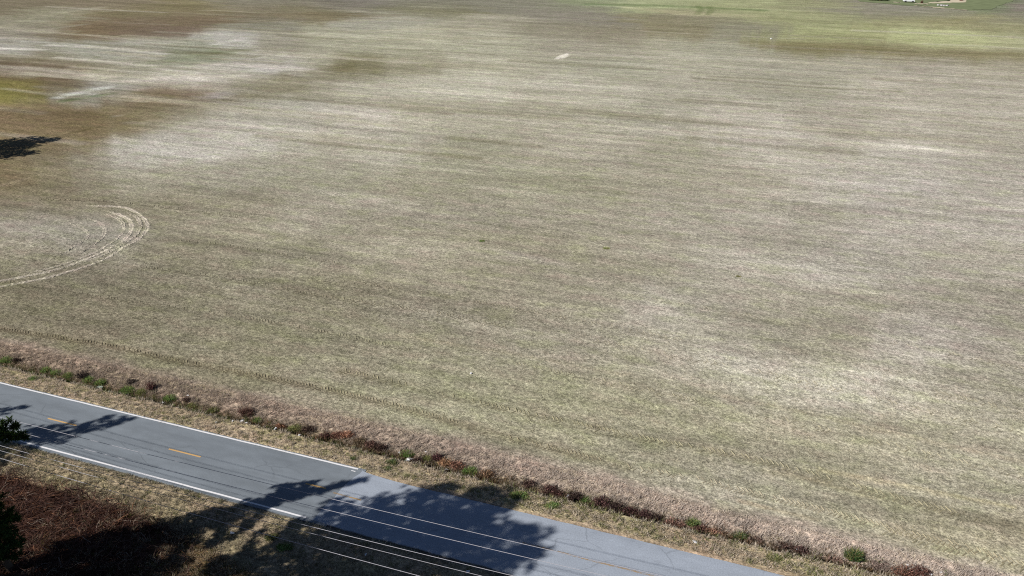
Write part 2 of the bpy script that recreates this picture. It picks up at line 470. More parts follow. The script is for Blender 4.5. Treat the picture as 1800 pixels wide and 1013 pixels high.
STRIPS = [  # pale windrows, furrows: line of places, half width m, colour, strength
    ([(-20, 85), (40, 86), (78, 88)], .9, (222, 218, 208), .8),
    ([(85, 79), (150, 82), (215, 87), (292, 95)], .9, (216, 213, 204), .75),
    ([(100, 101), (180, 108), (275, 117)], .8, (212, 208, 194), .7),
    ([(140, 133), (200, 136)], 1.0, (206, 200, 180), .7),
    ([(105, 171), (150, 161), (192, 153)], 1.1, (214, 216, 208), .75),
    ([(238, 142), (300, 136), (360, 136), (425, 133)], 1.3, (224, 217, 206), .7),
    ([(340, 116), (420, 113), (500, 118), (545, 122)], 1.1, (214, 207, 198), .6),
    ([(380, 78), (430, 67)], 1.2, (216, 213, 206), .65),
    ([(0, 48), (60, 32), (110, 22), (176, 14)], 1.6, (172, 168, 146), .55),
    ([(10, 60), (80, 52), (150, 43)], 1.2, (164, 160, 142), .5),
    ([(120, 92), (200, 94), (280, 104)], .8, (196, 192, 180), .5),
    ([(560, 40), (700, 33), (740, 36)], 1.6, (178, 172, 152), .5),
    ([(600, 56), (720, 52), (860, 50)], 1.2, (184, 178, 154), .45),
    ([(650, 72), (760, 68), (900, 68)], 1.0, (186, 180, 156), .45),
    ([(300, 92), (360, 96), (430, 88)], 1.4, (104, 118, 78), .5),
    ([(110, 178), (150, 172), (200, 164)], 1.0, (96, 116, 74), .5),
    ([(1439, 826), (1578, 852), (1700, 876), (1778, 891)], .16, (205, 195, 160), .6),
    ([(1340, 828), (1439, 848), (1544, 878)], .14, (200, 190, 155), .45),
    ([(1300, 880), (1346, 892)], .16, (205, 190, 165), .7),
    ([(1346, 892), (1440, 915)], .14, (190, 178, 150), .5),
    ([(0, 328), (30, 318), (62, 308)], .35, (190, 172, 150), .3),
    ([(120, 236), (170, 224)], .35, (90, 82, 55), .5),
    ([(1240, 690), (1400, 722), (1560, 760), (1800, 812)], .2, (196, 184, 156), .3),
    ([(-40, 572), (0, 579), (100, 594), (200, 610), (300, 632), (400, 651), (550, 680), (700, 715), (850, 758), (975, 790), (1100, 820)], .42, (122, 110, 86), .3),
    ([(600, 652), (690, 672), (760, 690), (900, 722), (1020, 748), (1150, 775), (1300, 803), (1440, 838), (1590, 880), (1690, 904), (1800, 929)], .45, (132, 128, 100), .3),
    ([(1226, 25), (1232, 18), (1228, 11)], 1.0, (92, 112, 62), .4),
    ([(1244, 26), (1251, 18), (1246, 12)], 1.0, (92, 112, 62), .4),
    ([(700, 590), (900, 622), (1100, 660)], .2, (186, 174, 146), .25),
    ([(1480, 20), (1560, 8), (1590, 9.5)], 1.2, (165, 165, 140), .3),
]

_r = np.random.default_rng(77)
for _k in range(150):                      # loose straw rows and weed rows, drawn out along the sowing direction
    _u, _v = _r.uniform(-20, 1820), 60 + 200 * _r.random() ** 1.5
    if _k < 60:
        _u, _v = _r.uniform(-20, 520), _r.uniform(14, 150)
    _X, _Y = (float(q) for q in at(_u, _v))
    _L = _r.uniform(8, 30); _j = _r.normal(0, .6)
    _c = ((196, 190, 176), (118, 112, 84), (188, 182, 160))[_k % 3]
    STRIPS.append(([(_X - ES[0] * _L, _Y - ES[1] * _L), (_X + EN[0] * _j, _Y + EN[1] * _j), (_X + ES[0] * _L, _Y + ES[1] * _L)], _r.uniform(.5, 1.3), _c, _r.uniform(.15, .5), 1))


def dist_poly(px, py, poly):
    """signed distance (m), negative inside, to a closed polygon"""
    d2 = np.full(px.shape, 1e18); inside = np.zeros(px.shape, bool)
    n = len(poly)
    for i in range(n):
        ax, ay = poly[i]; bx, by = poly[(i + 1) % n]
        ex, ey = bx - ax, by - ay
        t = np.clip(((px - ax) * ex + (py - ay) * ey) / (ex * ex + ey * ey + 1e-12), 0, 1)
        d2 = np.minimum(d2, (px - ax - t * ex) ** 2 + (py - ay - t * ey) ** 2)
        c = ((ay > py) != (by > py)) & (px < (bx - ax) * (py - ay) / (by - ay + 1e-12) + ax)
        inside ^= c
    d = np.sqrt(d2)
    return np.where(inside, -d, d)


def dist_line(px, py, line):
    d2 = np.full(px.shape, 1e18)
    for (ax, ay), (bx, by) in zip(line[:-1], line[1:]):
        ex, ey = bx - ax, by - ay
        t = np.clip(((px - ax) * ex + (py - ay) * ey) / (ex * ex + ey * ey + 1e-12), 0, 1)
        d2 = np.minimum(d2, (px - ax - t * ex) ** 2 + (py - ay - t * ey) ** 2)
    return np.sqrt(d2)


def lip_d(s):
    return np.interp(s, [-61, -43, -28, -12, 0, 10, 20], [36.85, 36.85, 36.85, 36.65, 36.45, 36.5, 36.6]) + 0.09 * fbm(s * 0.9, s * 0, 3, 3)


def edge_d(s):
    return np.interp(s, [-65, -56, -42, -30, -18, -7, 4, 14, 21], [39.95, 40.0, 39.95, 40.0, 39.85, 39.5, 38.85, 38.75, 38.9]) + 0.16 * fbm(s * 0.5, s * 0 + 3, 3, 5)


def brush_d(s):
    return np.interp(s, [-60, -48, -38, -33, -29, -24], [26.3, 26.4, 26.4, 25.9, 25.2, 24.0]) + 0.25 * fbm(s * 0.8, s * 0 + 3, 3, 8)


BOTTOM = -0.85


def height(s, d):
    lp, fe = lip_d(s), edge_d(s)
    z = 0.05 * fbm(s * 0.12, d * 0.3, 3, 1)
    zf = z * smooth(0, 3, d - fe)
    bot = lp + 0.55
    w = np.clip((d - bot) / np.maximum(fe - bot, .5), 0, 1)
    bank = BOTTOM * (1 - w ** 0.9) + 0.07 * fbm(s * 1.1, d * 1.1, 3, 2) * (1 - w)
    near = -0.14 * smooth(34.6, 36.6, d)
    wl = np.clip((d - lp) / 0.55, 0, 1)
    wall = near * (1 - wl) + BOTTOM * wl
    out = np.where(d < 29.1, 0.0, 0.0)
    hi = np.where(s < -22.75, 34.95, 34.28 + .45 * np.exp(-np.maximum(s + 23.5, 0) / 1.1))
    out = np.where((d > 28.95) & (d < hi), -0.10, out)
    out = np.where((d >= hi) & (d <= lp), near - 0.012 + 0.03 * fbm(s * 1.5, d * 1.5, 2, 4) * smooth(34.5, 35.3, d), out)
    out = np.where((d > lp) & (d <= bot), wall, out)
    out = np.where((d > bot) & (d <= fe), bank, out)
    out = np.where(d > fe, zf, out)
    nb = -0.30 * smooth(29.0, 25.5, d) + 0.06 * fbm(s * 0.8, d * 0.8, 3, 6) * smooth(28.9, 28.0, d)
    out = np.where(d <= 28.95, nb, out)
    return out


def field_colour(X, Y):
    s = X * ES[0] + Y * ES[1]; d = X * EN[0] + Y * EN[1]
    wz = np.clip(Y / 120, 0.25, 2.2)
    ws = fbm(s * 0.045 / wz, d * 0.12 / wz, 4, 12) * 7 * wz; wd = fbm(s * 0.04 / wz, d * 0.13 / wz, 4, 13) * 3.0 * wz
    ws = ws + fbm(s * 0.16 / wz, d * 0.7 / wz, 4, 14) * 5 * wz; wd = wd + fbm(s * 0.16 / wz, d * 0.7 / wz, 4, 15) * 2.2 * wz
    ws = ws + fbm(s * 0.6 / wz, d * 2.2 / wz, 3, 16) * 3 * wz; wd = wd + fbm(s * 0.6 / wz, d * 2.2 / wz, 3, 17) * 1.4 * wz
    Xw = X + ws * ES[0] + wd * EN[0]; Yw = Y + ws * ES[1] + wd * EN[1]
    A, B = bearing(Xw, Yw)
    num = np.zeros((len(X), 3)); den = np.zeros(len(X))
    sb = np.interp(CPB, [-.42, -.3, 0, .4], [7.5, 11, 26, 34]) / FPX
    sa = np.interp(CPB, [-.42, -.3, 0, .4], [36, 40, 72, 90]) / FPX
    for k in range(len(CPA)):
        q = ((A - CPA[k]) / sa[k]) ** 2 + ((B - CPB[k]) / sb[k]) ** 2
        w = np.exp(-0.5 * np.minimum(q, 60)) + 1e-9 / (1 + q)
        num += w[:, None] * CPC[k]; den += w
    c = num / den[:, None]
    for poly, col, st, soft, rag in PATCHES:
        P = [tuple(float(t) for t in at(*q)) for q in poly]
        px = np.array([q[0] for q in P]); py = np.array([q[1] for q in P]); m = 12
        sel = (X > px.min() - m) & (X < px.max() + m) & (Y > py.min() - m) & (Y < py.max() + m)
        if not sel.any():
            continue
        xs, ys, ss, dd = X[sel], Y[sel], s[sel], d[sel]
        o1 = fbm(ss * 0.25 / rag, dd * 1.1 / rag, 4, 21) * rag * 1.6; o2 = fbm(ss * 0.25 / rag, dd * 1.1 / rag, 4, 22) * rag
        dist = dist_poly(xs + o1 * ES[0] + o2 * EN[0] * .5, ys + o1 * ES[1] + o2 * EN[1] * .5, P)
        w = st * smooth(soft, -soft, dist)
        w = w * (0.7 + 0.5 * fbm(ss * 0.2, dd * 1.3, 3, 25)).clip(0, 1.2)
        w = np.clip(w, 0, 1)
        c[sel] = c[sel] * (1 - w[:, None]) + lin(calm(col, .68, 1.07)) * w[:, None]
    for line, hw, col, st, *ground_pts in STRIPS:
        P = line if ground_pts else [tuple(float(t) for t in at(*q)) for q in line]
        px = np.array([q[0] for q in P]); py = np.array([q[1] for q in P])
        sel = (X > px.min() - 4) & (X < px.max() + 4) & (Y > py.min() - 4) & (Y < py.max() + 4)
        if sel.any():
            dist = dist_line(X[sel], Y[sel], P) + 0.1 * fbm(s[sel], d[sel] * 3, 3, 28)
            w = st * smooth(hw * 2, hw * .6, dist)
            c[sel] = c[sel] * (1 - w[:, None]) + lin(col) * w[:, None]
    return c


def ground_colour(s, d):
    X, Y = xy(s, d)
    c = np.zeros((len(s), 3))
    lp, fe = lip_d(s), edge_d(s)
    fld = d > fe - 0.6
    c[fld] = field_colour(X[fld], Y[fld])
    n1 = fbm(s * 0.35, d * 0.9, 4, 40)[:, None]; n2 = fbm(s * 1.3, d * 1.3, 3, 41)[:, None]

    def put(mask, w, col):
        nonlocal c
        ww = (np.clip(w, 0, 1) * mask)[:, None]
        c = c * (1 - ww) + np.asarray(col) * ww
    # pale rim of the field along the ditch
    t = smooth(-65, 25, s)
    rim = lin((158, 142, 128)) * (1 - t[:, None]) + lin((196, 182, 168)) * t[:, None]
    put(fld, smooth(1.1 + .5 * n1[:, 0], 0.1, d - fe) * .75, rim)
    # far bank
    bank = (d > lp) & (d <= fe)
    bt = np.clip((d - lp - .5) / (fe - lp - .5), 0, 1)[:, None]
    lo = lin((110, 92, 72)); mid = lin((156, 140, 124)) * (1 - t[:, None]) + lin((184, 169, 155)) * t[:, None]
    put(bank, np.ones_like(s), (lo * (1 - smooth(0, .45, bt)) + mid * smooth(0, .45, bt)) * (1 + .25 * n1 + .2 * n2))
    # far verge: straw with green
    ver = (d > 34.3) & (d <= lp)
    straw = lin((184, 167, 142)) * (1 + .2 * n1 + .2 * n2)
    green = lin((136, 138, 92))
    gm = np.clip(smooth(.05, .5, n1[:, 0]) * .5 + .35 * smooth(-24, -4, s) * smooth(-.4, .4, n2[:, 0]), 0, .8)
    put(ver, np.ones_like(s), straw * (1 - gm[:, None]) + green * gm[:, None])
    put(ver, smooth(34.95, 34.6, d) * smooth(-26, -20, s), lin((176, 157, 134)))
    # under the road
    put((d > 28.95) & (d <= 34.3), np.ones_like(s), lin((120, 115, 108)))
    # near verge and the brush beyond it
    nv = d <= 28.95
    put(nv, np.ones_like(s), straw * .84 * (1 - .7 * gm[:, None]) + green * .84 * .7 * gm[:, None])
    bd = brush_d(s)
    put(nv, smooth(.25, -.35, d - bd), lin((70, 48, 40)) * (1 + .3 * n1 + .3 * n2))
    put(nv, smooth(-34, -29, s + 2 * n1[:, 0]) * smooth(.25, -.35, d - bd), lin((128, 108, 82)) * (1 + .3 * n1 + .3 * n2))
    return np.clip(c, 0.002, 1)


# ------------------------------------------------------------------ ground
def axis(segs):
    out = [segs[0][0]]
    for a, b, st in segs:
        n = max(1, int(round((b - a) / st)))
        out += list(a + (b - a) * (np.arange(n) + 1) / n)
    return np.array(out)


sa_ = axis([(-3000, -600, 600), (-600, -340, 20), (-340, -150, 1.6), (-150, -75, .8), (-75, 45, .4), (45, 130, 1.2), (130, 400, 30), (400, 3000, 650)])
da_ = axis([(-800, -50, 250), (-50, 12, 4), (12, 24, .6), (24, 28.8, .3), (28.8, 34.8, .3), (34.8, 41, .125), (41, 70, .3), (70, 130, .6), (130, 420, 1.5), (420, 800, 40), (800, 4000, 640)])
S, D = np.meshgrid(sa_, da_)
S = S.ravel(); D = D.ravel()
Z = height(S, D)
GX, GY = xy(S, D)
ns, nd_ = len(sa_), len(da_)
i = np.arange(nd_ - 1)[:, None] * ns + np.arange(ns - 1)[None]
F = np.stack([i, i + 1, i + ns + 1, i + ns], -1).reshape(-1, 4)
gcol = ground_colour(S, D) * K_ALB
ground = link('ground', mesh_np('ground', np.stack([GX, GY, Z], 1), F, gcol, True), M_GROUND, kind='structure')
ground['label'] = 'mown stubble field with a ditch and grass verge along the road'


# ------------------------------------------------------------------ road
def sheet(name, s0, s1, d_lo, d_hi, mat, z, step=0.25, rag_lo=0, rag_hi=0, seed=1, thick=0.12, end_rag=0.0, flare=0.0):
    s = np.arange(s0, s1 + 1e-6, step); n = len(s)
    lo = np.full(n, float(d_lo)) + rag_lo * fbm(s * 0.8, s * 0, 4, seed)
    hi = float(d_hi) + flare * np.exp(-np.maximum(s + 23.5, 0) / 1.1) + rag_hi * fbm(s * 0.8, s * 0, 4, seed + 1)
    m = 13
    f = np.linspace(0, 1, m)[:, None]
    dd = lo[None] * (1 - f) + hi[None] * f
    ss = np.tile(s, (m, 1))
    if end_rag:
        e = end_rag * fbm(dd[:, 0] * 1.5, dd[:, 0] * 0, 3, seed + 5) - (32 - dd[:, 0]) * 0.2
        ss = np.maximum(ss, (s0 + .1 + e - e.min())[:, None] + 1e-4 * np.arange(n)[None])
    zz = np.full_like(ss, z)
    dd = np.concatenate([dd[:1], dd, dd[-1:]]); ss = np.concatenate([ss[:1], ss, ss[-1:]]); zz = np.concatenate([zz[:1] - thick, zz, zz[-1:] - thick])
    X, Y = xy(ss.ravel(), dd.ravel())
    i = np.arange(m + 1)[:, None] * n + np.arange(n - 1)[None]
    F = np.stack([i, i + 1, i + n + 1, i + n], -1).reshape(-1, 4)
    return link(name, mesh_np(name, np.stack([X, Y, zz.ravel()], 1), F), mat, kind='structure')


sheet('road', -420.2, -22.7, 29.08, 34.86, M_ROAD, 0.0, .5, .03, .03, 60)
sheet('resurfaced_road', -24.1, 260, 29.25, 34.40, M_ROAD2, 0.008, .2, .12, .07, 64, .13, .25, .40)


def marking(name, s0, s1, d0, w, mat, z, rag=0.0):
    s = np.linspace(s0, s1, max(2, int((s1 - s0) / .5) + 2)); n = len(s)
    wob = rag * fbm(s * .6, s * 0, 3, 70)
    X0, Y0 = xy(s, d0 - w / 2 + wob); X1, Y1 = xy(s, d0 + w / 2 + wob)
    V = np.concatenate([np.stack([X0, Y0, np.full(n, z)], 1), np.stack([X1, Y1, np.full(n, z)], 1)])
    i = np.arange(n - 1)
    return link(name, mesh_np(name, V, np.stack([i, i + 1, i + n + 1, i + n], 1)), mat, kind='structure')


marking('edge_line', -400, -23.35, 34.72, .13, M_WHITE, .005, .02)
marking('edge_line', -400, -24.45, 29.34, .13, M_WHITE, .005, .02)
marking('edge_line', -23.75, -23.4, 34.42, .07, M_WHITE, .014)
for k, s0 in enumerate([-99.2, -87.0, -75.0, -62.9, -50.75, -38.55, -26.3]):
    marking('centre_dash', s0, min(s0 + 3.0, -24.6), 32.2, .13, M_YELLOW, .005)
marking('faded_centre_line', -23.9, -21.6, 31.98, .12, M_YELLOW_OLD, .013, .03)
marking('faded_centre_line', -9.5, 60, 31.83, .12, M_YELLOW_OLD, .013, .03)


# ------------------------------------------------------------------ grass blades
def blades(acc, cen, h, spread, nb, w, lean, col, cj=0.2, wind=(0, 0)):
    """tufts: nb tapering blades around every centre; h, col per tuft"""
    n = len(cen)
    h = np.broadcast_to(np.asarray(h, float), (n,))
    spread = np.broadcast_to(np.asarray(spread, float), (n,))
    C = np.repeat(cen, nb, 0); hh = np.repeat(h, nb) * rng.uniform(.5, 1.15, n * nb)
    a = rng.uniform(0, 2 * math.pi, n * nb); r = np.sqrt(rng.random(n * nb)) * np.repeat(spread, nb)
    base = C + np.stack([np.cos(a) * r, np.sin(a) * r, np.zeros_like(r)], 1)
    a2 = a + rng.normal(0, .6, n * nb); ln = lean * hh * rng.uniform(.2, 1.2, n * nb)
    tip = base + np.stack([np.cos(a2) * ln + wind[0] * hh, np.sin(a2) * ln + wind[1] * hh, hh], 1)
    a3 = rng.uniform(0, 2 * math.pi, n * nb)
    ww = w * rng.uniform(.6, 1.4, n * nb)
    side = np.stack([np.cos(a3) * ww, np.sin(a3) * ww, np.zeros_like(ww)], 1) / 2
    V = np.stack([base - side, base + side, tip], 1).reshape(-1, 3)
    cc = np.repeat(np.broadcast_to(col, (n, 3)), nb, 0) * (1 + cj * rng.normal(0, 1, (n * nb, 1)))
    cc = np.clip(cc, .003, 1)
    V3 = np.repeat(cc, 3, 0)
    acc.add(V, np.arange(len(V)).reshape(-1, 3), V3)


def visible(s, d, m=2.5):
    X, Y = xy(s, d)
    A, B = bearing(X, Y)
    return (np.abs(A) < .726 + m / 45) & (B < .41 + m / 45)


def scatter(n, s0, s1, d0f, d1f):
    s = rng.uniform(s0, s1, n); f = rng.random(n)
    d0 = d0f(s) if callable(d0f) else np.full(n, d0f); d1 = d1f(s) if callable(d1f) else np.full(n, d1f)
    d = d0 + (d1 - d0) * f
    k = visible(s, d)
    return s[k], d[k], f[k]


def cen_of(s, d, dz=0.0):
    X, Y = xy(s, d)
    return np.stack([X, Y, height(s, d) + dz], 1)


GK = 1.15 * K_ALB
# verge grass (short, clumpy, straw and green)
acc = Acc()
for d0, d1, n in ((34.75, lambda s: lip_d(s) - .02, 5200), (lambda s: brush_d(s) + .1, 28.98, 7500)):
    s, d, f = scatter(n, -75, 26, d0, d1)
    g = np.clip(.5 + .9 * fbm(s * .45, d * .9, 4, 40) - .15 + .35 * smooth(-26, -8, s), 0, 1)
    g = (rng.random(len(s)) < g * .42)
    col = np.where(g[:, None], lin((150, 152, 108)), lin((210, 198, 180))) * rng.uniform(.7, 1.2, (len(s), 1)) * GK
    edge = smooth(.5, 0, np.abs(lip_d(s) - .05 - d))
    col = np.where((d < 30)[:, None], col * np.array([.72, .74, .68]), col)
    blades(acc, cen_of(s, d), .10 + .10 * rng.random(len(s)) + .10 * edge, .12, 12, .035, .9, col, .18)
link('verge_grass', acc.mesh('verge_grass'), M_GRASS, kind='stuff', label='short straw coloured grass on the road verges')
# bank grass (taller, brown, combed)
acc = Acc()
s, d, f = scatter(9000, -78, 28, lambda s: lip_d(s) + .35, lambda s: edge_d(s) + .1)
t = smooth(-65, 25, s)[:, None]
col = (lin((174, 158, 144)) * (1 - t) + lin((206, 193, 183)) * t)
low = smooth(.42, .05, f + .12 * rng.normal(0, 1, len(f)))[:, None]
col = col * (1 - low) + lin((124, 110, 84)) * low
pale = smooth(.75, 1.0, f)[:, None]
col = col * (1 - .6 * pale) + lin((206, 190, 174)) * .6 * pale
tone = fbm(s * .35, d * .6, 4, 51)[:, None]
col = col * (1 + .3 * tone) * rng.uniform(.8, 1.2, (len(s), 1)) * GK * np.array([1.12, 1.16, 1.18])
hgt = (.22 + .14 * rng.random(len(s))) * (1 - .55 * smooth(.7, 1.0, f))
blades(acc, cen_of(s, d, -.02), hgt, .13, 12, .03, .55, col, .16, (.18, .05))
link('bank_grass', acc.mesh('bank_grass'), M_GRASS, kind='stuff', label='tall brown dead grass covering the far bank of the ditch')
# tangled growth of the ditch bottom
acc = Acc()
s, d, f = scatter(4200, -78, 28, lambda s: lip_d(s) + .15, lambda s: lip_d(s) + 1.5)
tone = fbm(s * .25, d * .5, 4, 81); gl = smooth(-24, -46, s)
pick = rng.random(len(s)) + .25 * tone
col = np.where((pick < .22 + .55 * gl)[:, None], lin((110, 126, 70)), np.where((pick < .55 + .3 * gl)[:, None], lin((126, 104, 76)), np.where((pick < .8)[:, None], lin((104, 86, 72)), lin((136, 110, 88)))))
col = col * rng.uniform(.55, 1.25, (len(s), 1)) * GK
k = rng.random(len(s)) < (1 - .75 * smooth(.2, 1, f)) * (.55 + .6 * tone)
blades(acc, cen_of(s[k], d[k], -.03), .18 + .25 * rng.random(k.sum()), .16, 12, .035, .8, col[k], .25)
link('ditch_growth', acc.mesh('ditch_growth'), M_GRASS, kind='stuff', label='tangled olive and brown growth in the ditch bottom')
# field stubble tufts near the ditch
acc = Acc()
s, d, f = scatter(26000, -85, 40, lambda s: edge_d(s) + .1, 62.0)
X, Y = xy(s, d)
keep = np.ones(len(s), bool)
for line in (STRIPS[7][0], STRIPS[8][0]):
    keep &= dist_line(X, Y, [tuple(float(t) for t in at(*q)) for q in line]) > .5
s, d = s[keep], d[keep]
X, Y = xy(s, d)
fc = field_colour(X, Y)
col = fc * rng.uniform(.6, 1.35, (len(s), 1)) * GK
blades(acc, cen_of(s, d, -.01), .05 + .07 * rng.random(len(s)), .12, 7, .035, 1.6, col, .15)
link('stubble_tufts', acc.mesh('stubble_tufts'), M_GRASS, kind='stuff', label='low dry stubble tufts scattered over the near field')

# dead brush lower left: arching reddish canes
acc = Acc()
s, d, f = scatter(15000, -70, -26, 14.0, lambda s: brush_d(s) + .15)
keep = rng.random(len(s)) < np.interp(s, [-40, -36, -30, -26], [1, .9, .25, .05])
s, d = s[keep], d[keep]
n = len(s)
base = cen_of(s, d)
az = rng.normal(.35, .9, n) + np.where(rng.random(n) < .5, 0, math.pi)
L = rng.uniform(.5, 1.5, n); hgt = rng.uniform(.2, .75, n) * (.6 + .8 * np.clip(fbm(s * .3, d * .3, 3, 61) + .3, 0, 1))
pal = np.array([lin((96, 74, 68)), lin((114, 88, 78)), lin((80, 64, 60)), lin((140, 104, 82)), lin((158, 144, 132))])
ci = rng.choice(5, n, p=[.36, .24, .25, .11, .04])
tone = 1 + .5 * fbm(s * .4, d * .5, 4, 63)
col = pal[ci] * tone[:, None] * rng.uniform(.7, 1.3, (n, 1)) * GK
dirv = np.stack([np.cos(az), np.sin(az)], 1); side = np.stack([-dirv[:, 1], dirv[:, 0]], 1)
w = rng.uniform(.012, .028, n)[:, None]
prev = None
P = []
for k, tt in enumerate((0, .33, .7, 1.0)):
    p = base.copy(); p[:, :2] += dirv * (L * tt)[:, None] + side * (rng.normal(0, .08, n) * k)[:, None]
    p[:, 2] += hgt * 4 * tt * (1 - tt * .8) * .6 + .02
    wv = np.zeros((n, 3)); wv[:, :2] = side * w * (1 - .6 * tt); wv[:, 2] = rng.normal(0, .006, n)
    P += [p - wv, p + wv]
V = np.stack(P, 1).reshape(-1, 3)
b8 = np.arange(n)[:, None, None] * 8
F = (b8 + np.array([[0, 1, 3, 2], [2, 3, 5, 4], [4, 5, 7, 6]])[None]).reshape(-1, 4)
acc.add(V, F, np.repeat(col, 8, 0))
link('dead_brush', acc.mesh('dead_brush'), M_GRASS, kind='stuff', label='tangled reddish brown dead brush below the near verge')
acc = Acc()
s, d, f = scatter(6500, -42, 2, 16, lambda s: brush_d(s) + .2)
k = rng.random(len(s)) < np.interp(s, [-42, -36, -30], [.1, .4, 1])
s, d = s[k], d[k]
col = np.where(rng.random((len(s), 1)) < .3, lin((110, 112, 66)), lin((192, 176, 152))) * rng.uniform(.6, 1.15, (len(s), 1)) * GK
blades(acc, cen_of(s, d), .18 + .2 * rng.random(len(s)), .16, 14, .03, .9, col, .2)
link('rough_grass', acc.mesh('rough_grass'), M_GRASS, kind='stuff', label='rough tan grass below the near verge')


# ------------------------------------------------------------------ tyre tracks
def resample(P, step):
    P = np.asarray(P, float)
    # smooth with Catmull-Rom then arc-length resample
    Q = np.concatenate([[2 * P[0] - P[1]], P, [2 * P[-1] - P[-2]]])
    out = []
    for a, b, c, d in zip(Q[:-3], Q[1:-2], Q[2:-1], Q[3:]):
        t = np.linspace(0, 1, 24, endpoint=False)[:, None]
        out.append(.5 * (2 * b + (c - a) * t + (2 * a - 5 * b + 4 * c - d) * t ** 2 + (3 * b - a - 3 * c + d) * t ** 3))
    out = np.concatenate(out + [P[-1:]])
    L = np.concatenate([[0], np.cumsum(np.linalg.norm(np.diff(out, axis=0), axis=1))])
    q = np.arange(0, L[-1], step)
    return np.stack([np.interp(q, L, out[:, k]) for k in range(2)], 1)


def lug_track(pts, width, pitch, hgt, drop, tone, seed, single=0):
    """chevron lug prints of a tractor tyre: low soil bars"""
    P = np.array([[float(t) for t in at(*q)] for q in pts])
    R = resample(P, pitch)
    T = np.gradient(R, axis=0); T /= np.linalg.norm(T, axis=1)[:, None]
    Nn = np.stack([-T[:, 1], T[:, 0]], 1)
    acc = Acc()
    r2 = np.random.default_rng(seed)
    fade = .5 + .9 * fbm(np.arange(len(R)) * pitch * .18, np.zeros(len(R)), 4, seed)
    fc = field_colour(R[:, 0], R[:, 1])
    for sgn in (-1, 1):
        k = (r2.random(len(R)) > drop) & (r2.random(len(R)) < fade + .35)
        n = k.sum()
        if not n:
            continue
        c0 = R[k] + Nn[k] * sgn * width * .02 + T[k] * (pitch * .5 * (sgn > 0))
        sw = width * .5 * r2.uniform(.8, 1.1, (n, 1))
        c1 = c0 + Nn[k] * sgn * sw - T[k] * sw * (.75 if not single else .75 * sgn * single)
        b = (c1 - c0); b /= np.linalg.norm(b, axis=1)[:, None]
        p = np.stack([-b[:, 1], b[:, 0]], 1) * (pitch * .23)
        h = hgt * r2.uniform(.6, 1.2, n)
        def v(q, z): return np.concatenate([q, z[:, None]], 1)
        z0 = np.full(n, -.02)
        sq = lambda q: q[:, 0] * ES[0] + q[:, 1] * ES[1]
        dq = lambda q: q[:, 0] * EN[0] + q[:, 1] * EN[1]
        g0 = height(sq(c0), dq(c0)); g1 = height(sq(c1), dq(c1))
        V = np.stack([v(c0 - p, g0 + z0), v(c0 + p, g0 + z0), v(c1 + p, g1 + z0), v(c1 - p, g1 + z0),
                      v(c0, g0 + h), v(c1, g1 + h)], 1).reshape(-1, 3)
        b6 = np.arange(n)[:, None, None] * 6
        Fq = (b6 + np.array([[0, 3, 5, 4], [2, 1, 4, 5]])[None]).reshape(-1, 4)
        acc.add(V, Fq, np.repeat(fc[k] * np.array(tone) * r2.uniform(.8, 1.2, (n, 1)) * K_ALB, 6, 0))
    return link('tyre_track', acc.mesh('tyre_track'), M_GRASS, kind='structure')


T1 = [(-40, 572), (0, 579), (100, 594), (200, 610), (300, 632), (400, 651), (550, 680), (700, 715), (850, 758), (975, 790), (1100, 820), (1225, 842), (1300, 862), (1411, 888), (1536, 921), (1640, 949), (1693, 961), (1787, 991), (1850, 1010)]
T2 = [(600, 652), (690, 672), (760, 690), (900, 722), (1020, 748), (1150, 775), (1300, 803), (1440, 838), (1590, 880), (1690, 904), (1800, 929), (1840, 938)]
lug_track(T1, .66, .32, .038, .04, (1.38, 1.32, 1.27), 1)
lug_track(T2, .78, .36, .042, .2, (1.38, 1.35, 1.27), 2)
for k, (pts, w, drop) in enumerate([
    ([(10, 497), (110, 510), (180, 523), (260, 534), (420, 558), (560, 583), (720, 616)], .7, .2),
    ([(255, 421), (330, 425), (400, 432), (520, 452), (640, 470)], .7, .3),
    ([(70, 351), (180, 354), (300, 366), (420, 382)], .8, .35),
    ([(250, 470), (330, 480), (460, 500), (560, 520), (740, 546), (900, 578)], .7, .25),
    ([(900, 640), (1050, 668), (1200, 700), (1360, 735), (1500, 768), (1800, 838)], .75, .5),
    ([(1050, 600), (1200, 628), (1400, 668), (1600, 716), (1800, 760)], .75, .55),
    ([(640, 500), (800, 525), (1000, 560), (1200, 598)], .75, .5),
    ([(1100, 520), (1300, 552), (1500, 590), (1800, 648)], .8, .6),
    ([(1640, 690), (1700, 702), (1800, 726)], .8, .45),
    ([(1560, 935), (1640, 957), (1720, 978), (1810, 1003)], .9, .35),
    ([(-20, 618), (60, 627), (160, 642), (260, 661), (360, 684), (470, 707)], .5, .35),
]):
    lug_track(pts, w, .36, .036, drop, (1.28, 1.26, 1.2), 10 + k)


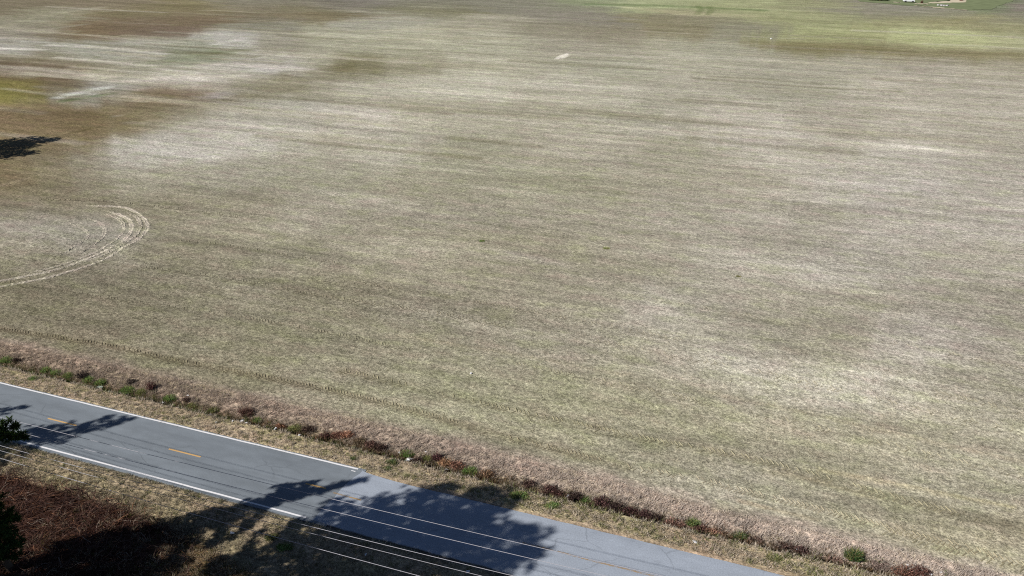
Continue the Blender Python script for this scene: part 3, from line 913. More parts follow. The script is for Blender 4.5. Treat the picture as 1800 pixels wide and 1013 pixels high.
def soil_ribbon(pts, w, col, seed, strength=.9):
    """bare pale wheel mark: a thin, ragged, slightly raised soil strip broken by the stubble"""
    P = np.array([[float(t) for t in at(*q)] for q in pts])
    R = resample(P, .22); n = len(R)
    T = np.gradient(R, axis=0); T /= np.linalg.norm(T, axis=1)[:, None]
    Nn = np.stack([-T[:, 1], T[:, 0]], 1)
    r2 = np.random.default_rng(seed)
    q = np.arange(n) * .22
    prof = np.array([-1, -.55, 0, .55, 1.0]); zz = np.array([-.012, .035, .012, .035, -.012])
    ends = np.minimum(1, np.minimum(np.arange(n), n - 1 - np.arange(n)) * .22 / 3.0)
    hw = 1.1 * w * (.55 + .45 * ends) * (1 + .45 * fbm(q * 1.6, q * 0, 4, seed))
    V = []; C = []
    fc = field_colour(R[:, 0], R[:, 1])
    for j in range(5):
        off = prof[j] * hw + .06 * r2.normal(0, 1, n)
        p = R + Nn * off[:, None]
        g = height(p[:, 0] * ES[0] + p[:, 1] * ES[1], p[:, 0] * EN[0] + p[:, 1] * EN[1])
        V.append(np.concatenate([p, (g + zz[j] + .012 * r2.normal(0, 1, n))[:, None]], 1))
        k = strength * np.array([.35, .9, 1, .9, .35])[j] * (.25 + .75 * ends) * np.clip(.9 + .5 * fbm(q * .9, q * 0 + j, 4, seed + 3), 0.45, 1)
        C.append((fc * (1 - k[:, None]) + lin(col) * k[:, None]) * K_ALB)
    V = np.stack(V, 1).reshape(-1, 3); C = np.stack(C, 1).reshape(-1, 3)
    i = np.arange(n - 1)[:, None] * 5 + np.arange(4)[None]
    F = np.stack([i, i + 5, i + 6, i + 1], -1).reshape(-1, 4)
    me = mesh_np('wheel_mark', V, F, C)
    return link('wheel_mark', me, M_GROUND, kind='structure')


PALE = (216, 206, 190)
soil_ribbon([(150, 362), (212, 364), (237, 372), (253, 384), (260, 397), (254, 410), (240, 422), (215, 437), (185, 455), (140, 472), (80, 489), (0, 504), (-40, 512)], .30, PALE, 101)
soil_ribbon([(222, 372), (238, 380), (246, 390), (246, 402), (235, 416), (215, 430), (185, 447), (120, 470)], .26, PALE, 103, .65)
soil_ribbon([(185, 370), (217, 380), (230, 391), (231, 405), (220, 420), (197, 435), (160, 452), (120, 467), (75, 480), (0, 494), (-40, 500)], .30, PALE, 105)
soil_ribbon([(183, 376), (209, 385), (218, 397), (215, 409), (200, 424), (175, 440), (137, 456), (95, 470), (40, 482)], .24, PALE, 107, .7)
soil_ribbon([(145, 382), (172, 390), (184, 402), (180, 417), (160, 434), (140, 446)], .28, PALE, 109, .5)
soil_ribbon([(122, 391), (146, 402), (156, 411), (150, 422), (125, 437), (107, 450)], .22, PALE, 111, .5)

# ------------------------------------------------------------------ power lines
M_POLE = plain_material('weathered_pole_wood', (0.16, 0.12, 0.09), 0.9, 0.1, 0.4, 2.0)
M_PORC = plain_material('grey_porcelain', (0.35, 0.36, 0.38), 0.35, 0.5, 0.1)
WIRES = [  # offset d, sag polynomial of height over s, radius, wording
    (24.5, (4.05716571e-04, 3.71157616e-02, 8.81517863), .013, 'thin power line nearest the road, crossing over the centre of the tarmac'),
    (23.5, (5.38832050e-04, 4.26569038e-02, 9.11604040), .013, 'thin power line second from the road, running over its near lane'),
    (22.5, (6.65565965e-04, 5.23430529e-02, 8.87725220), .013, 'thin power line third from the road, above the near white edge line'),
    (22.5, (6.0e-4, 4.60e-02, 8.260), .012, 'thin neutral wire just below the third power line'),
    (22.2, (7.3e-4, 3.62e-02, 7.340), .014, 'lowest cable of the line, lashed with small knots, over the brown brush'),
]
S0, S1 = -92.0, 10.0
for d0, c, r, lab in WIRES:
    s = np.linspace(S0, S1, 120)
    z = np.polyval(c, s)
    X, Y = xy(s, np.full_like(s, d0))
    a = Acc(); tube(a, np.stack([X, Y, z], 1), r, 6)
    if r == .014:
        for q in np.arange(S0 + .5, S1, .9):
            zx = np.polyval(c, [q - .03, q + .03]); XX, YY = xy(np.array([q - .03, q + .03]), np.array([d0, d0]))
            tube(a, np.stack([XX, YY, zx], 1), .022, 6)
    link('power_line', a.mesh('power_line'), M_WIRE, label=lab, category='power line', group='overhead lines along the road')
for sp, lab in ((S0, 'wooden utility pole at the far left end of the overhead lines'), (S1, 'wooden utility pole at the near right end of the overhead lines')):
    X, Y = xy(sp, 22.9)
    g0 = float(height(np.array([sp]), np.array([22.9]))[0])
    t = thing('utility_pole', lab, 'utility pole', (X, Y, g0), 'poles carrying the overhead lines')
    ztop = max(np.polyval(w[1], sp) for w in WIRES) + .25
    a = Acc(); tube(a, [(0, 0, -.3), (0, 0, 4), (0, 0, ztop + .4 - g0)], [.17, .15, .11], 10)
    link('pole', a.mesh('pole', True), M_POLE, t)
    a = Acc()
    zc = min(np.polyval(w[1], sp) for w in WIRES[:3]) - .22 - g0
    box(a, (0.6 * EN[0], 0.6 * EN[1], zc), (.11, 2.8, .13), math.atan2(EN[1], EN[0]) - math.pi / 2)
    link('crossarm', a.mesh('crossarm'), M_POLE, t)
    for w in WIRES[:3]:
        a = Acc(); zz = np.polyval(w[1], sp) - g0; o = w[0] - 22.9
        tube(a, [(o * EN[0], o * EN[1], zc + .06), (o * EN[0], o * EN[1], (zc + zz) / 2), (o * EN[0], o * EN[1], zz)], [.03, .055, .035], 8)
        link('insulator', a.mesh('insulator', True), M_PORC, t)


# ------------------------------------------------------------------ trees
def tree(name, label, base, Ht, prof, z0, nbr, seed, tuft=.34, nb=20, colour=(58, 78, 46), rise=.18, group=None, dens=1.0, bare=0.0, boughs=()):
    r2 = np.random.default_rng(seed)
    bx, by = base
    s_, d_ = bx * ES[0] + by * ES[1], bx * EN[0] + by * EN[1]
    g0 = float(height(np.array([s_]), np.array([d_]))[0])
    t = thing(name, label, 'tree', (bx, by, g0), group)
    a = Acc()
    zz = np.linspace(-.3, Ht, 14)
    px = .25 * fbm(zz * .12, zz * 0, 2, seed) * np.clip(zz, 0, 3) / 3; py = .25 * fbm(zz * .12, zz * 0 + 5, 2, seed + 1) * np.clip(zz, 0, 3) / 3
    rad = (.012 * Ht + .03) * (1 - zz / Ht).clip(0, 1) ** .75 + .02
    tube(a, np.stack([px, py, zz], 1), rad, 9)
    tc = []
    for k in range(nbr):
        f = (k + r2.random()) / nbr
        z = z0 + (Ht - z0) * f
        L = prof((z - z0) / (Ht - z0)) * r2.uniform(.6, 1.1)
        if L < .15:
            L = .15
        az = k * 2.39996 + r2.normal(0, .3)
        ox = np.interp(z, zz, px); oy = np.interp(z, zz, py)
        tt = np.linspace(0, 1, 6)
        dx = math.cos(az); dy = math.sin(az)
        kink = r2.normal(0, .08, 6) * L * tt
        bp = np.stack([ox + dx * L * tt - dy * kink, oy + dy * L * tt + dx * kink, z + L * rise * tt + L * .12 * tt ** 2 - .1 * L * (1 - tt) * tt], 1)
        br = max(.012, .016 * L)
        tube(a, bp, br * (1.15 - tt), 5)
        if r2.random() < bare:
            continue
        m = max(2, int(L * 6.0 * dens))
        q = 1 - r2.random(m) ** 1.6 * .75
        c = np.stack([np.interp(q, tt, bp[:, i]) for i in range(3)], 1)
        lat = r2.normal(0, .20, m) * L * (1.15 - q * .6)
        c += np.stack([-dy * lat, dx * lat, r2.normal(.05, .14, m)], 1)
        tc.append(c)
    for z, az, L in boughs:
        tt = np.linspace(0, 1, 8); dx, dy = math.cos(az), math.sin(az)
        bp = np.stack([dx * L * tt, dy * L * tt, z + .35 * np.sin(tt * 3.0) - .5 * tt ** 2], 1)
        tube(a, bp, .06 * (1.15 - tt), 5)
        m = int(L * 16); q = 1 - r2.random(m) ** 1.3 * .8
        c = np.stack([np.interp(q, tt, bp[:, i]) for i in range(3)], 1)
        lat = r2.normal(0, .10, m) * L * (1.2 - q)
        c += np.stack([-dy * lat, dx * lat, r2.normal(0, .16, m)], 1)
        tc.append(c)
    tc.append(np.array([[px[-1], py[-1], Ht], [px[-1] + .1, py[-1], Ht - .2]]))
    link('trunk', a.mesh('trunk', True), M_BARK, t)
    tc = np.concatenate(tc)
    n = len(tc)
    cols = lin(colour) * r2.uniform(.6, 1.35, (n, 1)) * np.where(r2.random((n, 1)) < .25, np.array([[1.25, 1.15, .8]]), 1.0)
    cc = np.repeat(tc, nb, 0)
    v = r2.normal(0, 1, (n * nb, 3)); v[:, 2] = v[:, 2] * .8 + .35; v /= np.linalg.norm(v, axis=1)[:, None]
    ln = tuft * r2.uniform(.6, 1.1, (n * nb, 1))
    sd = np.cross(v, r2.normal(0, 1, (n * nb, 3))); sd /= np.linalg.norm(sd, axis=1)[:, None] + 1e-9
    w = r2.uniform(.025, .05, (n * nb, 1)) * tuft / .34
    b0 = cc + v * ln * .12
    V = np.stack([b0 - sd * w, b0 + sd * w, cc + v * ln], 1).reshape(-1, 3)
    C = np.repeat(np.repeat(cols, nb, 0) * r2.uniform(.75, 1.25, (n * nb, 1)), 3, 0)
    me = mesh_np('crown', V, np.arange(len(V)).reshape(-1, 3), C)
    link('crown', me, M_NEEDLE, t)
    return t


def spire(rl, tip=.35, br=.7):
    return lambda f: rl * max(0.0, 1 - f / br) ** .7 + tip * (1 - f) ** .3 if f < br else tip * (1.05 - f) / (1.05 - br) * 1.4


def dome(r, lo=.55):
    return lambda f: r * (lo + (1 - lo) * math.sin(math.pi * min(1, f * 1.6) / 2)) * math.sqrt(max(0.0, 1 - f ** 2.6))


GRP = 'pines between the power line and the woods'
def edge_pine(f):
    z = 1.2 + f * 13.3
    return float(np.interp(z, [1.2, 3, 5.5, 7.0, 8.6, 9.2, 11, 14.5], [1.2, 1.35, 1.2, .9, .9, .8, .5, .28]))


tree('pine_tree', 'pine at the left edge whose lowest boughs hang over the road', (-32.4, 31.3), 14.5, edge_pine, 1.2, 190, 5, group=GRP, dens=1.5,
     boughs=[(9.6, .72, 3.5), (10.2, .55, 3.1), (10.6, .68, 3.3), (9.9, .9, 2.9), (5.4, -1.5, 3.0), (6.2, -1.15, 2.9), (7.0, -1.5, 2.9), (7.7, -1.0, 2.6), (8.4, -1.6, 2.6), (9.0, -1.25, 2.3), (9.7, -1.4, 1.9)])
tree('pine_tree', 'tall broad pine off the left edge shading the middle of the tarmac', (-31.3, 26.0), 20.5, dome(4.4), 8.0, 130, 6, group=GRP, dens=1.9)
tree('pine_tree', 'tallest pine off the lower left whose shade ends beyond the centre line', (-30.6, 22.0), 21.5, dome(4.3), 8.5, 125, 12, group=GRP, dens=1.9)
tree('pine_tree', 'short pine off the left edge shading the yellow dash', (-53.5, 38.0), 15.0, spire(3.0, .9, .8), 4.0, 80, 7, group=GRP, dens=1.4)
tree('pine_tree', 'young pine farthest left beside the road', (-58.0, 41.6), 11.5, spire(2.2, .5, .85), 2.0, 50, 8, group=GRP, dens=1.4)
tree('pine_tree', 'dense pine low at the left shading the dead brush', (-43.0, 25.6), 12.5, dome(3.8), 1.5, 110, 9, group=GRP, dens=1.4)
tree('pine_tree', 'spreading pine at the lower left shading the rough grass', (-38.0, 25.0), 11.0, dome(3.4), 1.5, 90, 19, group=GRP, dens=1.4)
G2 = 'trees standing in the far left of the field'
tree('field_tree', 'broad field tree off the left edge casting the farthest shadow lobe', (-101.0, 118.2), 12.0, dome(4.0), 2.0, 90, 15, tuft=.5, nb=14, group=G2, dens=.8)
tree('field_tree', 'field tree off the left edge between two others in the far field', (-103.5, 114.6), 12.5, dome(4.6), 1.5, 100, 17, tuft=.5, nb=14, group=G2, dens=.8)
tree('field_tree', 'lower field tree off the left edge casting the nearer shadow lobe', (-98.5, 111.2), 11.0, dome(3.6), 1.5, 80, 16, tuft=.5, nb=14, group=G2, dens=.8)


# ------------------------------------------------------------------ plants along the ditch, litter
def on_ground(u, v):
    z = 0.0
    for _ in range(6):
        X, Y = at(u, v, z); X = float(X); Y = float(Y)
        s = X * ES[0] + Y * ES[1]; d = X * EN[0] + Y * EN[1]
        z = .5 * z + .5 * float(height(np.array([s]), np.array([d]))[0])
    return X, Y, float(height(np.array([s]), np.array([d]))[0])


def dull(c, k=.62, g=1.12):
    c = np.asarray(c, float); m = c @ np.array([.3, .59, .11])
    return np.clip((m + (c - m) * k) * g, 0, 255)


def weed(u, v, r, h, label, colour=(84, 118, 44), group='green weed clumps along the ditch'):
    X, Y, z = on_ground(u, v)
    acc = Acc()
    n = max(5, int(42 * r * r / .12))
    a = rng.uniform(0, 6.283, n); q = np.sqrt(rng.random(n)) * r
    cen = np.stack([np.cos(a) * q * 1.25, np.sin(a) * q * .8, np.full(n, -.03)], 1)
    r = r * .92
    col = lin(dull(colour, .62, 1.15)) * rng.uniform(.6, 1.4, (n, 1)) * 1.5
    col = np.where(rng.random((n, 1)) < .3, lin((158, 152, 104)), col)
    blades(acc, cen, h * (1 - .6 * (q / r) ** 2), .09, 14, .05, .9, col, .2)
    link('weed_clump', acc.mesh('weed_clump'), M_LEAF, loc=(X, Y, z), label=label, category='plant', group=group)


def shrub(u, v, r, h, label, colour=(96, 58, 48), group='dark dry shrubs along the ditch', stretch=1.3):
    """twiggy dead shrub: many fine forked stems with a few withered leaves"""
    X, Y, z = on_ground(u, v)
    acc = Acc()
    colour = dull(colour, .5, 1.3)
    n = int(120 * max(.5, r / .45))
    a = rng.uniform(0, 6.283, n); sp = np.sqrt(rng.random(n)) * r
    b0 = np.stack([np.cos(a) * sp * .35, np.sin(a) * sp * .35, np.full(n, -.05)], 1)
    tip = np.stack([np.cos(a) * sp * stretch, np.sin(a) * sp * .8, h * np.sqrt(np.clip(1.1 - (sp / r) ** 2, .1, 1)) * rng.uniform(.6, 1.1, n)], 1)
    mid = (b0 + tip) / 2 + rng.normal(0, .07, (n, 3))
    sd = rng.normal(0, 1, (n, 3)); sd /= np.linalg.norm(sd, axis=1)[:, None]
    w = .016
    V = np.stack([b0 - sd * w, b0 + sd * w, mid - sd * w * .8, mid + sd * w * .8, tip - sd * w * .4, tip + sd * w * .4], 1).reshape(-1, 3)
    b6 = np.arange(n)[:, None, None] * 6
    Fq = (b6 + np.array([[0, 1, 3, 2], [2, 3, 5, 4]])[None]).reshape(-1, 4)
    col = lin(colour) * rng.uniform(.6, 1.4, (n, 1)) * 1.15
    acc.add(V, Fq, np.repeat(col, 6, 0))
    k = int(n * 2.2)
    t = rng.uniform(.45, 1.05, (k, 1)); i = rng.integers(0, n, k)
    c = b0[i] * (1 - t) + tip[i] * t + rng.normal(0, .05, (k, 3))
    e1 = rng.normal(0, .032, (k, 3)); e2 = rng.normal(0, .024, (k, 3))
    V = np.stack([c - e1, c + e2, c + e1, c - e2], 1).reshape(-1, 3)
    acc.add(V, np.arange(4 * k).reshape(-1, 4), np.repeat(lin(colour) * rng.uniform(.6, 1.5, (k, 1)) * 1.25, 4, 0))
    link('dry_shrub', acc.mesh('dry_shrub'), M_LEAF, loc=(X, Y, z), label=label, category='shrub', group=group)


WEEDS = [
    (12, 634, .5, .4, 'green weed clump in the ditch cut by the left edge of the photo'),
    (82, 652, .42, .4, 'bright green weed clump, second from the left end of the ditch'),
    (99, 656, .38, .35, 'light green weed clump, third from the left end of the ditch'),
    (121, 661, .42, .35, 'round green weed clump just left of the darkest dry shrub'),
    (157, 668, .45, .35, 'green weed clump just right of the darkest dry shrub'),
    (178, 673, .45, .38, 'vivid green weed clump above the pale green plastic sheet'),
    (58, 666, .36, .28, 'isolated green tuft in the straw verge at the left, close to the white edge line'),
    (226, 686, .6, .35, 'wide green weed patch in the ditch right of the pale plastic sheet'),
    (250, 689, .45, .35, 'olive weed clump left of the tall dark red shrub'),
    (300, 701, .5, .4, 'green weed clump just beyond the leftmost white litter bag'),
    (340, 713, .4, .3, 'olive weed clump on the bank right of the leftmost white litter bag'),
    (376, 721, .42, .3, 'low yellowish green weed clump above two small white litter scraps'),
    (452, 740, .4, .3, 'green weed clump at the foot of the red brown shrub with white litter'),
    (520, 756, .62, .42, 'broad dark olive weed clump beside the darkest ditch hollow'),
    (592, 778, .36, .3, 'small dark green clump under the orange brown shrubs'),
    (716, 798, .45, .35, 'green weed clump just above the largest white litter bag'),
    (688, 814, .42, .25, 'dark green tuft in the verge left of the largest white litter bag'),
    (680, 825, .34, .2, 'light green verge tuft close to the tarmac below the dark green tuft'),
    (752, 806, .36, .3, 'olive weed clump right of the largest white litter bag'),
    (827, 828, .5, .35, 'green weed clump right of the orange brown shrubs, near the middle of the ditch'),
    (621, 807, .26, .2, 'tiny dark green tuft alone in the verge near the white edge line end'),
    (912, 872, .55, .25, 'green tuft in the verge at the far edge of the tree shadow'),
    (970, 890, .5, .22, 'green tuft in the verge right of the tree shadow'),
    (1028, 880, .36, .32, 'small bright green clump in the hollow right of the round white cup'),
    (1218, 919, .4, .35, 'bright green clump above the rust coloured stretch of the ditch'),
    (1301, 941, .42, .32, 'green clump at the foot of the pale bank, left of the isolated dark green bush'),
    (1362, 982, .5, .2, 'yellow green tuft in the verge below the two tone brown hollow'),
    (478, 944, .42, .2, 'dark green tuft in the rough grass in front of the tarmac'),
    (502, 961, .5, .18, 'bright green tuft in the sunlit gap between the tree shadows'),
    (847, 424, .3, .2, 'small green tuft alone in the middle of the field'),
    (1066, 437, .32, .25, 'round pale green tuft alone in the field right of centre'),
    (1297, 486, .25, .16, 'tiny olive tuft alone in the right half of the field'),
]
for q in WEEDS:
    weed(*q[:4], q[4], (132, 142, 84) if 'pale' in q[4][:12] else ((66, 92, 40) if 'dark green' in q[4] else ((104, 112, 56) if 'olive' in q[4] or 'yellow' in q[4] else (88, 122, 46))))
weed(1501, 978, .5, .6, 'isolated dark green bush on the pale ditch bank at the lower right', (48, 84, 30), 'green weed clumps along the ditch')

SHRUBS = [
    (30, 636, .35, .5, 'dark hollow shrub at the far left end of the ditch', (62, 44, 36)),
    (146, 663, .5, .6, 'nearly black dry shrub between green weeds at the left of the ditch', (56, 44, 40)),
    (232, 674, .4, .5, 'small dark shrub on the bank above the wide green weed patch', (66, 54, 46)),
    (267, 684, .45, .75, 'tall dark red shrub left of the white litter bag at the left of the ditch', (88, 46, 42)),
    (327, 705, .35, .4, 'small brown shrub below a speck of white litter on the bank', (92, 66, 54)),
    (433, 729, .65, .7, 'wide red brown shrub with white litter at its foot', (92, 54, 42)),
    (494, 752, .4, .4, 'small rust orange shrub right of a white litter scrap', (124, 72, 42)),
    (542, 757, .5, .55, 'dark brown shrub right of the broad olive weed clump', (70, 48, 38)),
    (572, 770, .5, .45, 'dark red shrub in the deepest hollow left of the orange shrubs', (84, 46, 38)),
    (592, 768, .55, .5, 'reddish shrub left of the brightest orange shrub', (122, 72, 52)),
    (610, 767, .5, .55, 'brightest orange brown shrub, left of the middle of the ditch', (148, 90, 58)),
    (632, 778, .5, .45, 'olive brown shrub right of the brightest orange shrub', (104, 80, 52)),
    (652, 785, .55, .5, 'dark reddish shrub above the dark green verge tuft', (98, 60, 48)),
    (668, 790, .5, .55, 'dark brown shrub left of the largest white litter bag', (78, 52, 42)),
    (734, 811, .4, .4, 'black brown shrub right of the largest white litter bag', (66, 44, 38)),
    (768, 808, .4, .6, 'dark crimson shrub left of the orange pair in the middle of the ditch', (84, 42, 44)),
    (783, 816, .5, .5, 'yellow orange shrub above a white litter scrap in the middle of the ditch', (146, 98, 56)),
    (803, 821, .55, .55, 'rust brown shrub right of a white litter scrap in the middle of the ditch', (128, 78, 54)),
    (855, 836, .5, .5, 'brown shrub with golden stems right of the middle of the ditch', (122, 84, 52)),
    (930, 853, .45, .45, 'dark shrub at the left end of the dark hollow', (78, 52, 44)),
    (966, 864, .55, .5, 'dark red shrub just left of the round white cup', (88, 52, 46)),
    (980, 871, .45, .4, 'small maroon shrub touching the left side of the round white cup', (80, 44, 40)),
    (1010, 876, .6, .5, 'black brown shrub just right of the round white cup', (62, 42, 38)),
    (1056, 885, .6, .5, 'maroon shrub right of the small bright green clump in the hollow', (84, 48, 46)),
    (1082, 894, .6, .5, 'dark shrub in the middle of the dark hollow', (60, 40, 36)),
    (1106, 902, .55, .5, 'deep red shrub in the darkest part of the hollow', (74, 40, 38)),
    (1130, 908, .6, .5, 'dark maroon shrub toward the right end of the dark hollow', (76, 44, 42)),
    (1152, 913, .5, .4, 'black brown shrub at the right end of the dark hollow', (62, 42, 38)),
    (1186, 921, .7, .32, 'low rust red shrub left of the bright green clump on the rust coloured stretch', (122, 76, 60)),
    (1232, 931, .6, .3, 'low dark red shrub beside a white litter scrap on the rust coloured stretch', (104, 62, 50)),
    (1258, 938, .6, .3, 'low orange brown shrub at the right end of the rust coloured stretch', (138, 88, 64)),
    (1328, 952, .5, .35, 'brown shrub left of the two tone brown hollow', (104, 76, 62)),
    (1380, 964, .7, .35, 'dark brown shrub in the two tone hollow at the lower right', (82, 54, 44)),
    (1408, 970, .5, .35, 'maroon shrub beside a white scrap in the two tone hollow', (86, 54, 50)),
    (1470, 985, .6, .25, 'low reddish shrub left of the isolated dark green bush', (122, 88, 72)),
    (1545, 996, .6, .3, 'dull brown shrub right of the isolated dark green bush', (116, 90, 78)),
    (1590, 1006, .8, .4, 'wide rust red shrub at the bottom edge on the right', (112, 64, 46)),
    (1614, 1008, .7, .4, 'dark red shrub at the bottom edge, right of the wide rust red one', (92, 50, 40)),
]
for q in SHRUBS:
    shrub(*q)

M_LITTER = plain_material('white_plastic', (0.80, 0.80, 0.82), 0.5, 0.4, 0.12, 14)
M_LITTER2 = plain_material('pale_green_plastic', (0.42, 0.50, 0.44), 0.5, 0.4, 0.2, 9)
M_LITTER3 = plain_material('tan_cardboard', (0.55, 0.45, 0.34), 0.9, 0.1, 0.2, 14)


def litter(u, v, size, label, kind='bag', mat=None):
    X, Y, z = on_ground(u, v)
    acc = Acc()
    if kind == 'cup':                                     # tapered cup lying on its side with a rolled rim
        L = size; az = rng.uniform(0, 3.1)
        ax = np.array([math.cos(az), math.sin(az), .05])
        q = np.array([0, .02, .5, .96, 1.0, .9, .1])[:, None]
        tube(acc, ax * (q - .5) * L + np.array([0, 0, size * .34]), np.array([.02, .24, .29, .34, .36, .31, .2]) * size, 12)
    else:                                                 # crumpled sheet closed into a lump with creases and a torn tail
        nu, nv = 12, 8
        th = np.linspace(0, 2 * math.pi, nu, endpoint=False); ph = np.linspace(0, math.pi, nv)
        T, P = np.meshgrid(th, ph)
        rr = size * .5 * (1 + .35 * rng.normal(0, 1, T.shape)).clip(.45, 1.7)
        rr[0] = rr[0].mean(); rr[-1] = rr[-1].mean()
        a0 = rng.uniform(0, 6.28)
        x = rr * np.sin(P) * np.cos(T) * 1.25; y = rr * np.sin(P) * np.sin(T) * .8
        V = np.stack([x * math.cos(a0) - y * math.sin(a0), x * math.sin(a0) + y * math.cos(a0), rr * np.cos(P) * (.5 if kind == 'bag' else .2) + size * .2], -1).reshape(-1, 3)
        i = np.arange(nv - 1)[:, None] * nu; j = np.arange(nu)[None]
        acc.add(V, np.stack([i + j, i + nu + j, i + nu + (j + 1) % nu, i + (j + 1) % nu], -1).reshape(-1, 4))
    nm = {'cup': 'paper_cup', 'bag': 'litter_bag', 'scrap': 'litter_scrap', 'sheet': 'plastic_sheet'}[kind]
    link(nm, acc.mesh(nm), mat or M_LITTER, loc=(X, Y, z + .03), label=label, category='litter', group='litter along the ditch')


for q in [
    (174, 681, .42, 'pale green plastic sheet on the ditch lip at the left', 'sheet', M_LITTER2),
    (191, 687, .18, 'small white scrap just right of the pale green plastic sheet', 'scrap'),
    (288, 708, .30, 'white litter bag on the ditch lip at the left', 'bag'),
    (330, 696, .16, 'speck of white litter high on the bank at the left', 'scrap'),
    (370, 727, .24, 'white scrap on the ditch lip midway between two white bags', 'scrap'),
    (380, 743, .12, 'tiny white scrap in the straw verge left of centre', 'scrap'),
    (409, 741, .15, 'small white scrap left of the white bag at the red brown shrub', 'scrap'),
    (425, 741, .30, 'white bag at the foot of the wide red brown shrub', 'bag'),
    (433, 744, .14, 'small white scrap touching the right of the bag at the red brown shrub', 'scrap'),
    (484, 755, .24, 'white cup left of the small rust orange shrub', 'cup'),
    (526, 766, .16, 'small white scrap below the broad olive weed clump', 'scrap'),
    (718, 808, .40, 'largest white litter bag, on the ditch lip near the middle', 'bag'),
    (702, 796, .14, 'tiny white scrap on the bank above and left of the largest bag', 'scrap'),
    (749, 795, .14, 'tiny white scrap on the bank above and right of the largest bag', 'scrap'),
    (785, 825, .20, 'white scrap under the yellow orange shrub', 'scrap'),
    (892, 838, .14, 'tan scrap on the bank left of centre of the brown slope', 'scrap', M_LITTER3),
    (938, 841, .16, 'tan scrap on the bank above the left end of the dark hollow', 'scrap', M_LITTER3),
    (1006, 845, .13, 'pale scrap high on the bank above the round white cup', 'scrap', M_LITTER3),
    (997, 875, .28, 'round white cup between dark shrubs in the ditch', 'cup'),
    (1176, 922, .13, 'tiny white scrap at the left end of the rust coloured stretch', 'scrap'),
    (1215, 930, .22, 'white scrap on the rust coloured stretch of the ditch', 'scrap'),
    (1221, 954, .22, 'white scrap in the verge between tarmac and rust coloured stretch', 'scrap'),
    (1402, 966, .18, 'white scrap beside the maroon shrub in the two tone hollow', 'scrap'),
    (1514, 977, .14, 'tiny white scrap just right of the isolated dark green bush', 'scrap'),
    (1595, 994, .15, 'tiny white scrap above the wide rust red shrub', 'scrap'),
    (1635, 1010, .20, 'white scrap at the bottom edge right of the dark red shrub', 'scrap'),
    (1654, 1007, .16, 'bluish white scrap nearest the lower right corner', 'scrap'),
    (409, 939, .26, 'bright white cup in the deep shadow before the tarmac', 'cup'),
    (643, 976, .16, 'faint white scrap in the shadow under the power lines', 'scrap'),
    (822, 1006, .22, 'white scrap at the bottom edge beside the near side of the tarmac', 'scrap'),
    (828, 657, .2, 'pale scrap lying out in the near field', 'scrap'),
    (1355, 69, .5, 'white bag lying at the edge of the yellow green field strip', 'bag'),
]:
    litter(*q[:3], q[3], *(q[4:]))

# ------------------------------------------------------------------ farmyard at the top right
M_CARW = plain_material('white_car_paint', (0.72, 0.74, 0.78), 0.3, 0.5, 0.05)
M_CARG = plain_material('dark_car_glass', (0.05, 0.07, 0.12), 0.15, 0.5, 0.05)
M_TYRE = plain_material('tyre_rubber', (0.03, 0.03, 0.03), 0.9, 0.1, 0.1)
M_LAWN = plain_material('lawn', tuple(lin((132, 142, 108)) * .8), 0.95, 0.0, 0.45, .25)
M_DRIVE = plain_material('sandy_drive', tuple(lin((212, 200, 176)) * .85), 0.95, 0.0, 0.3, .3)


def flat(name, pts, mat, z):
    P = np.array([[float(t) for t in at(*q)] for q in pts])
    c = P.mean(0)
    # subdivide and roughen the outline
    Q = []
    for k in range(len(P)):
        for t in np.linspace(0, 1, 8, endpoint=False):
            Q.append(P[k] * (1 - t) + P[(k + 1) % len(P)] * t)
    Q = np.array(Q); Q += rng.normal(0, .35, Q.shape)
    n = len(Q)
    V = np.concatenate([np.concatenate([Q, np.full((n, 1), z)], 1), [[c[0], c[1], z]]])
    i = np.arange(n)
    me = mesh_np(name, V, np.stack([i, (i + 1) % n, np.full(n, n)], 1))
    return link(name, me, mat, kind='structure')


flat('lawn', [(1470, -14), (1512, 3), (1580, 9.2), (1700, 18), (1740, 17), (1775, 4), (1800, -4), (1800, -16)], M_LAWN, .075)
flat('farm_drive', [(1628, 4.6), (1668, 2.2), (1672, -4), (1700, -6), (1696, 4.2), (1640, 6.6)], M_DRIVE, .085)
flat('farm_track', [(1606, 10.2), (1612, 9.8), (1650, 13.3), (1700, 18.0), (1698, 18.9), (1646, 14.3)], M_DRIVE, .085)
flat('sandy_spot', [(1608, 6.0), (1634, 7.2), (1630, 8.2), (1608, 7.4)], M_DRIVE, .085)
flat('sandy_spot', [(1570, 3.6), (1584, 4.6), (1580, 5.4), (1568, 4.6)], M_DRIVE, .085)
X, Y = (float(q) for q in at(1597, 4.6))
car = thing('parked_car', 'white car with dark windows parked in the distant farmyard', 'car', (X, Y, .18))
car.rotation_euler = (0, 0, math.radians(-14))
acc = Acc()
prof = [(-2.2, .35), (-2.25, .75), (-1.9, .95), (-.9, 1.0), (.9, 1.0), (2.0, .85), (2.2, .55), (2.2, .35)]
top = [(-1.75, .95), (-1.2, 1.42), (.35, 1.45), (1.0, 1.0)]
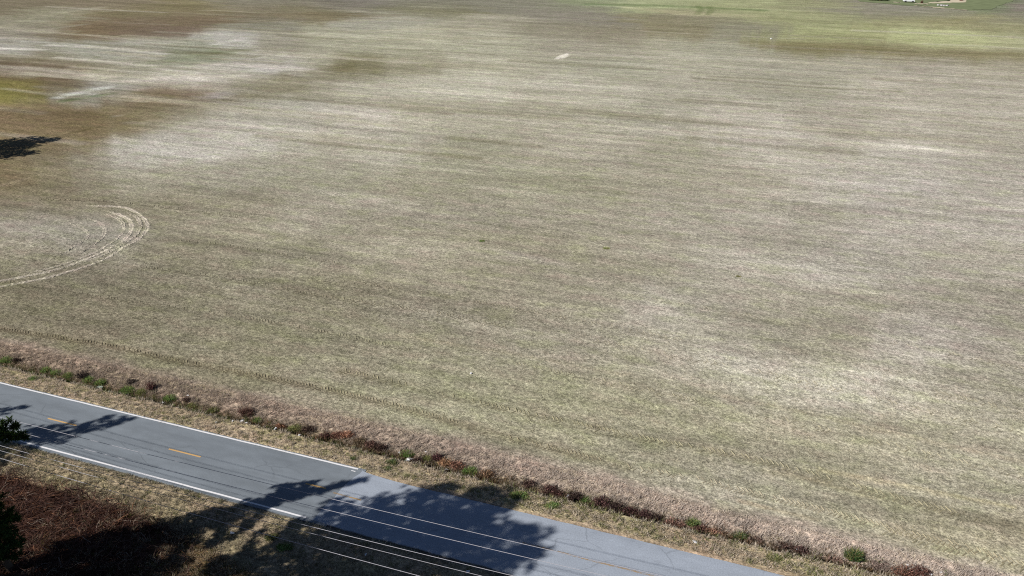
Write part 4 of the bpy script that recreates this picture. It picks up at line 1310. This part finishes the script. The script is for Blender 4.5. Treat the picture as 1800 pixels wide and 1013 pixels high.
for pr, w, in ((prof, .88),):
    n = len(pr)
    V = [(x, y, z) for y in (-w, w) for x, z in pr]
    F = [[i, (i + 1) % n, (i + 1) % n + n, i + n] for i in range(n)]
    acc.add(V, F)
    for off in (0, n):
        acc.add([(pr[i][0], -w if off == 0 else w, pr[i][1]) for i in range(n)], [[0, 1, 2, 7], [2, 3, 6, 7], [3, 4, 5, 6]])
box(acc, (-.42, 0, 1.47), (1.5, 1.36, .05))
link('body', acc.mesh('body'), M_CARW, car)
acc = Acc()
V = [(x, y, z) for y in (-.72, .72) for x, z in top]
acc.add(V, [[0, 1, 5, 4], [1, 2, 6, 5], [2, 3, 7, 6], [3, 2, 1, 0], [4, 5, 6, 7]])
link('window', acc.mesh('window'), M_CARG, car)
for wx in (-1.4, 1.4):
    for wy in (-.82, .82):
        acc = Acc(); tube(acc, [(wx, wy - .11, .33), (wx, wy - .105, .33), (wx, wy + .105, .33), (wx, wy + .11, .33)], [.02, .33, .33, .02], 14)
        link('wheel', acc.mesh('wheel'), M_TYRE, car)
shrub(1620, 6.2, .75, 1.3, 'dark reddish bush standing on the distant farmyard lawn', (92, 40, 34), 'plants in the distant farmyard', 1.0)
shrub(1689, 1.8, .9, 1.2, 'red brown bush at the end of the pale farm drive', (128, 66, 50), 'plants in the distant farmyard', 1.0)
for u, v, r, lab in ((1533, 1.2, 1.1, 'leftmost dark green bush along the top edge of the farmyard'), (1543, 1.6, 1.2, 'dark green bush between two others at the top of the farmyard'), (1555, 1.8, 1.0, 'dark green bush nearest the parked car')):
    weed(u, v, r, 1.5, lab, (58, 84, 50), 'plants in the distant farmyard')
X, Y = (float(q) for q in at(1656, 10.6))
heap = thing('rubble_heap', 'low grey heap of rubble on the distant farmyard lawn', 'rubble', (X, Y, .07))
M_RUBBLE = plain_material('grey_rubble', (.42, .40, .42), .9, .1, .4, 2.0)
for k in range(12):
    acc = Acc()
    a = rng.uniform(0, 6.28); q = rng.random() ** .6
    box(acc, (math.cos(a) * q * 2.6, math.sin(a) * q * 1.2, .15 + .3 * (1 - q) * rng.random()), rng.uniform(.3, .9, 3) * np.array([1, 1, .5]), rng.uniform(0, 3))
    link('stone', acc.mesh('stone'), M_RUBBLE, heap)
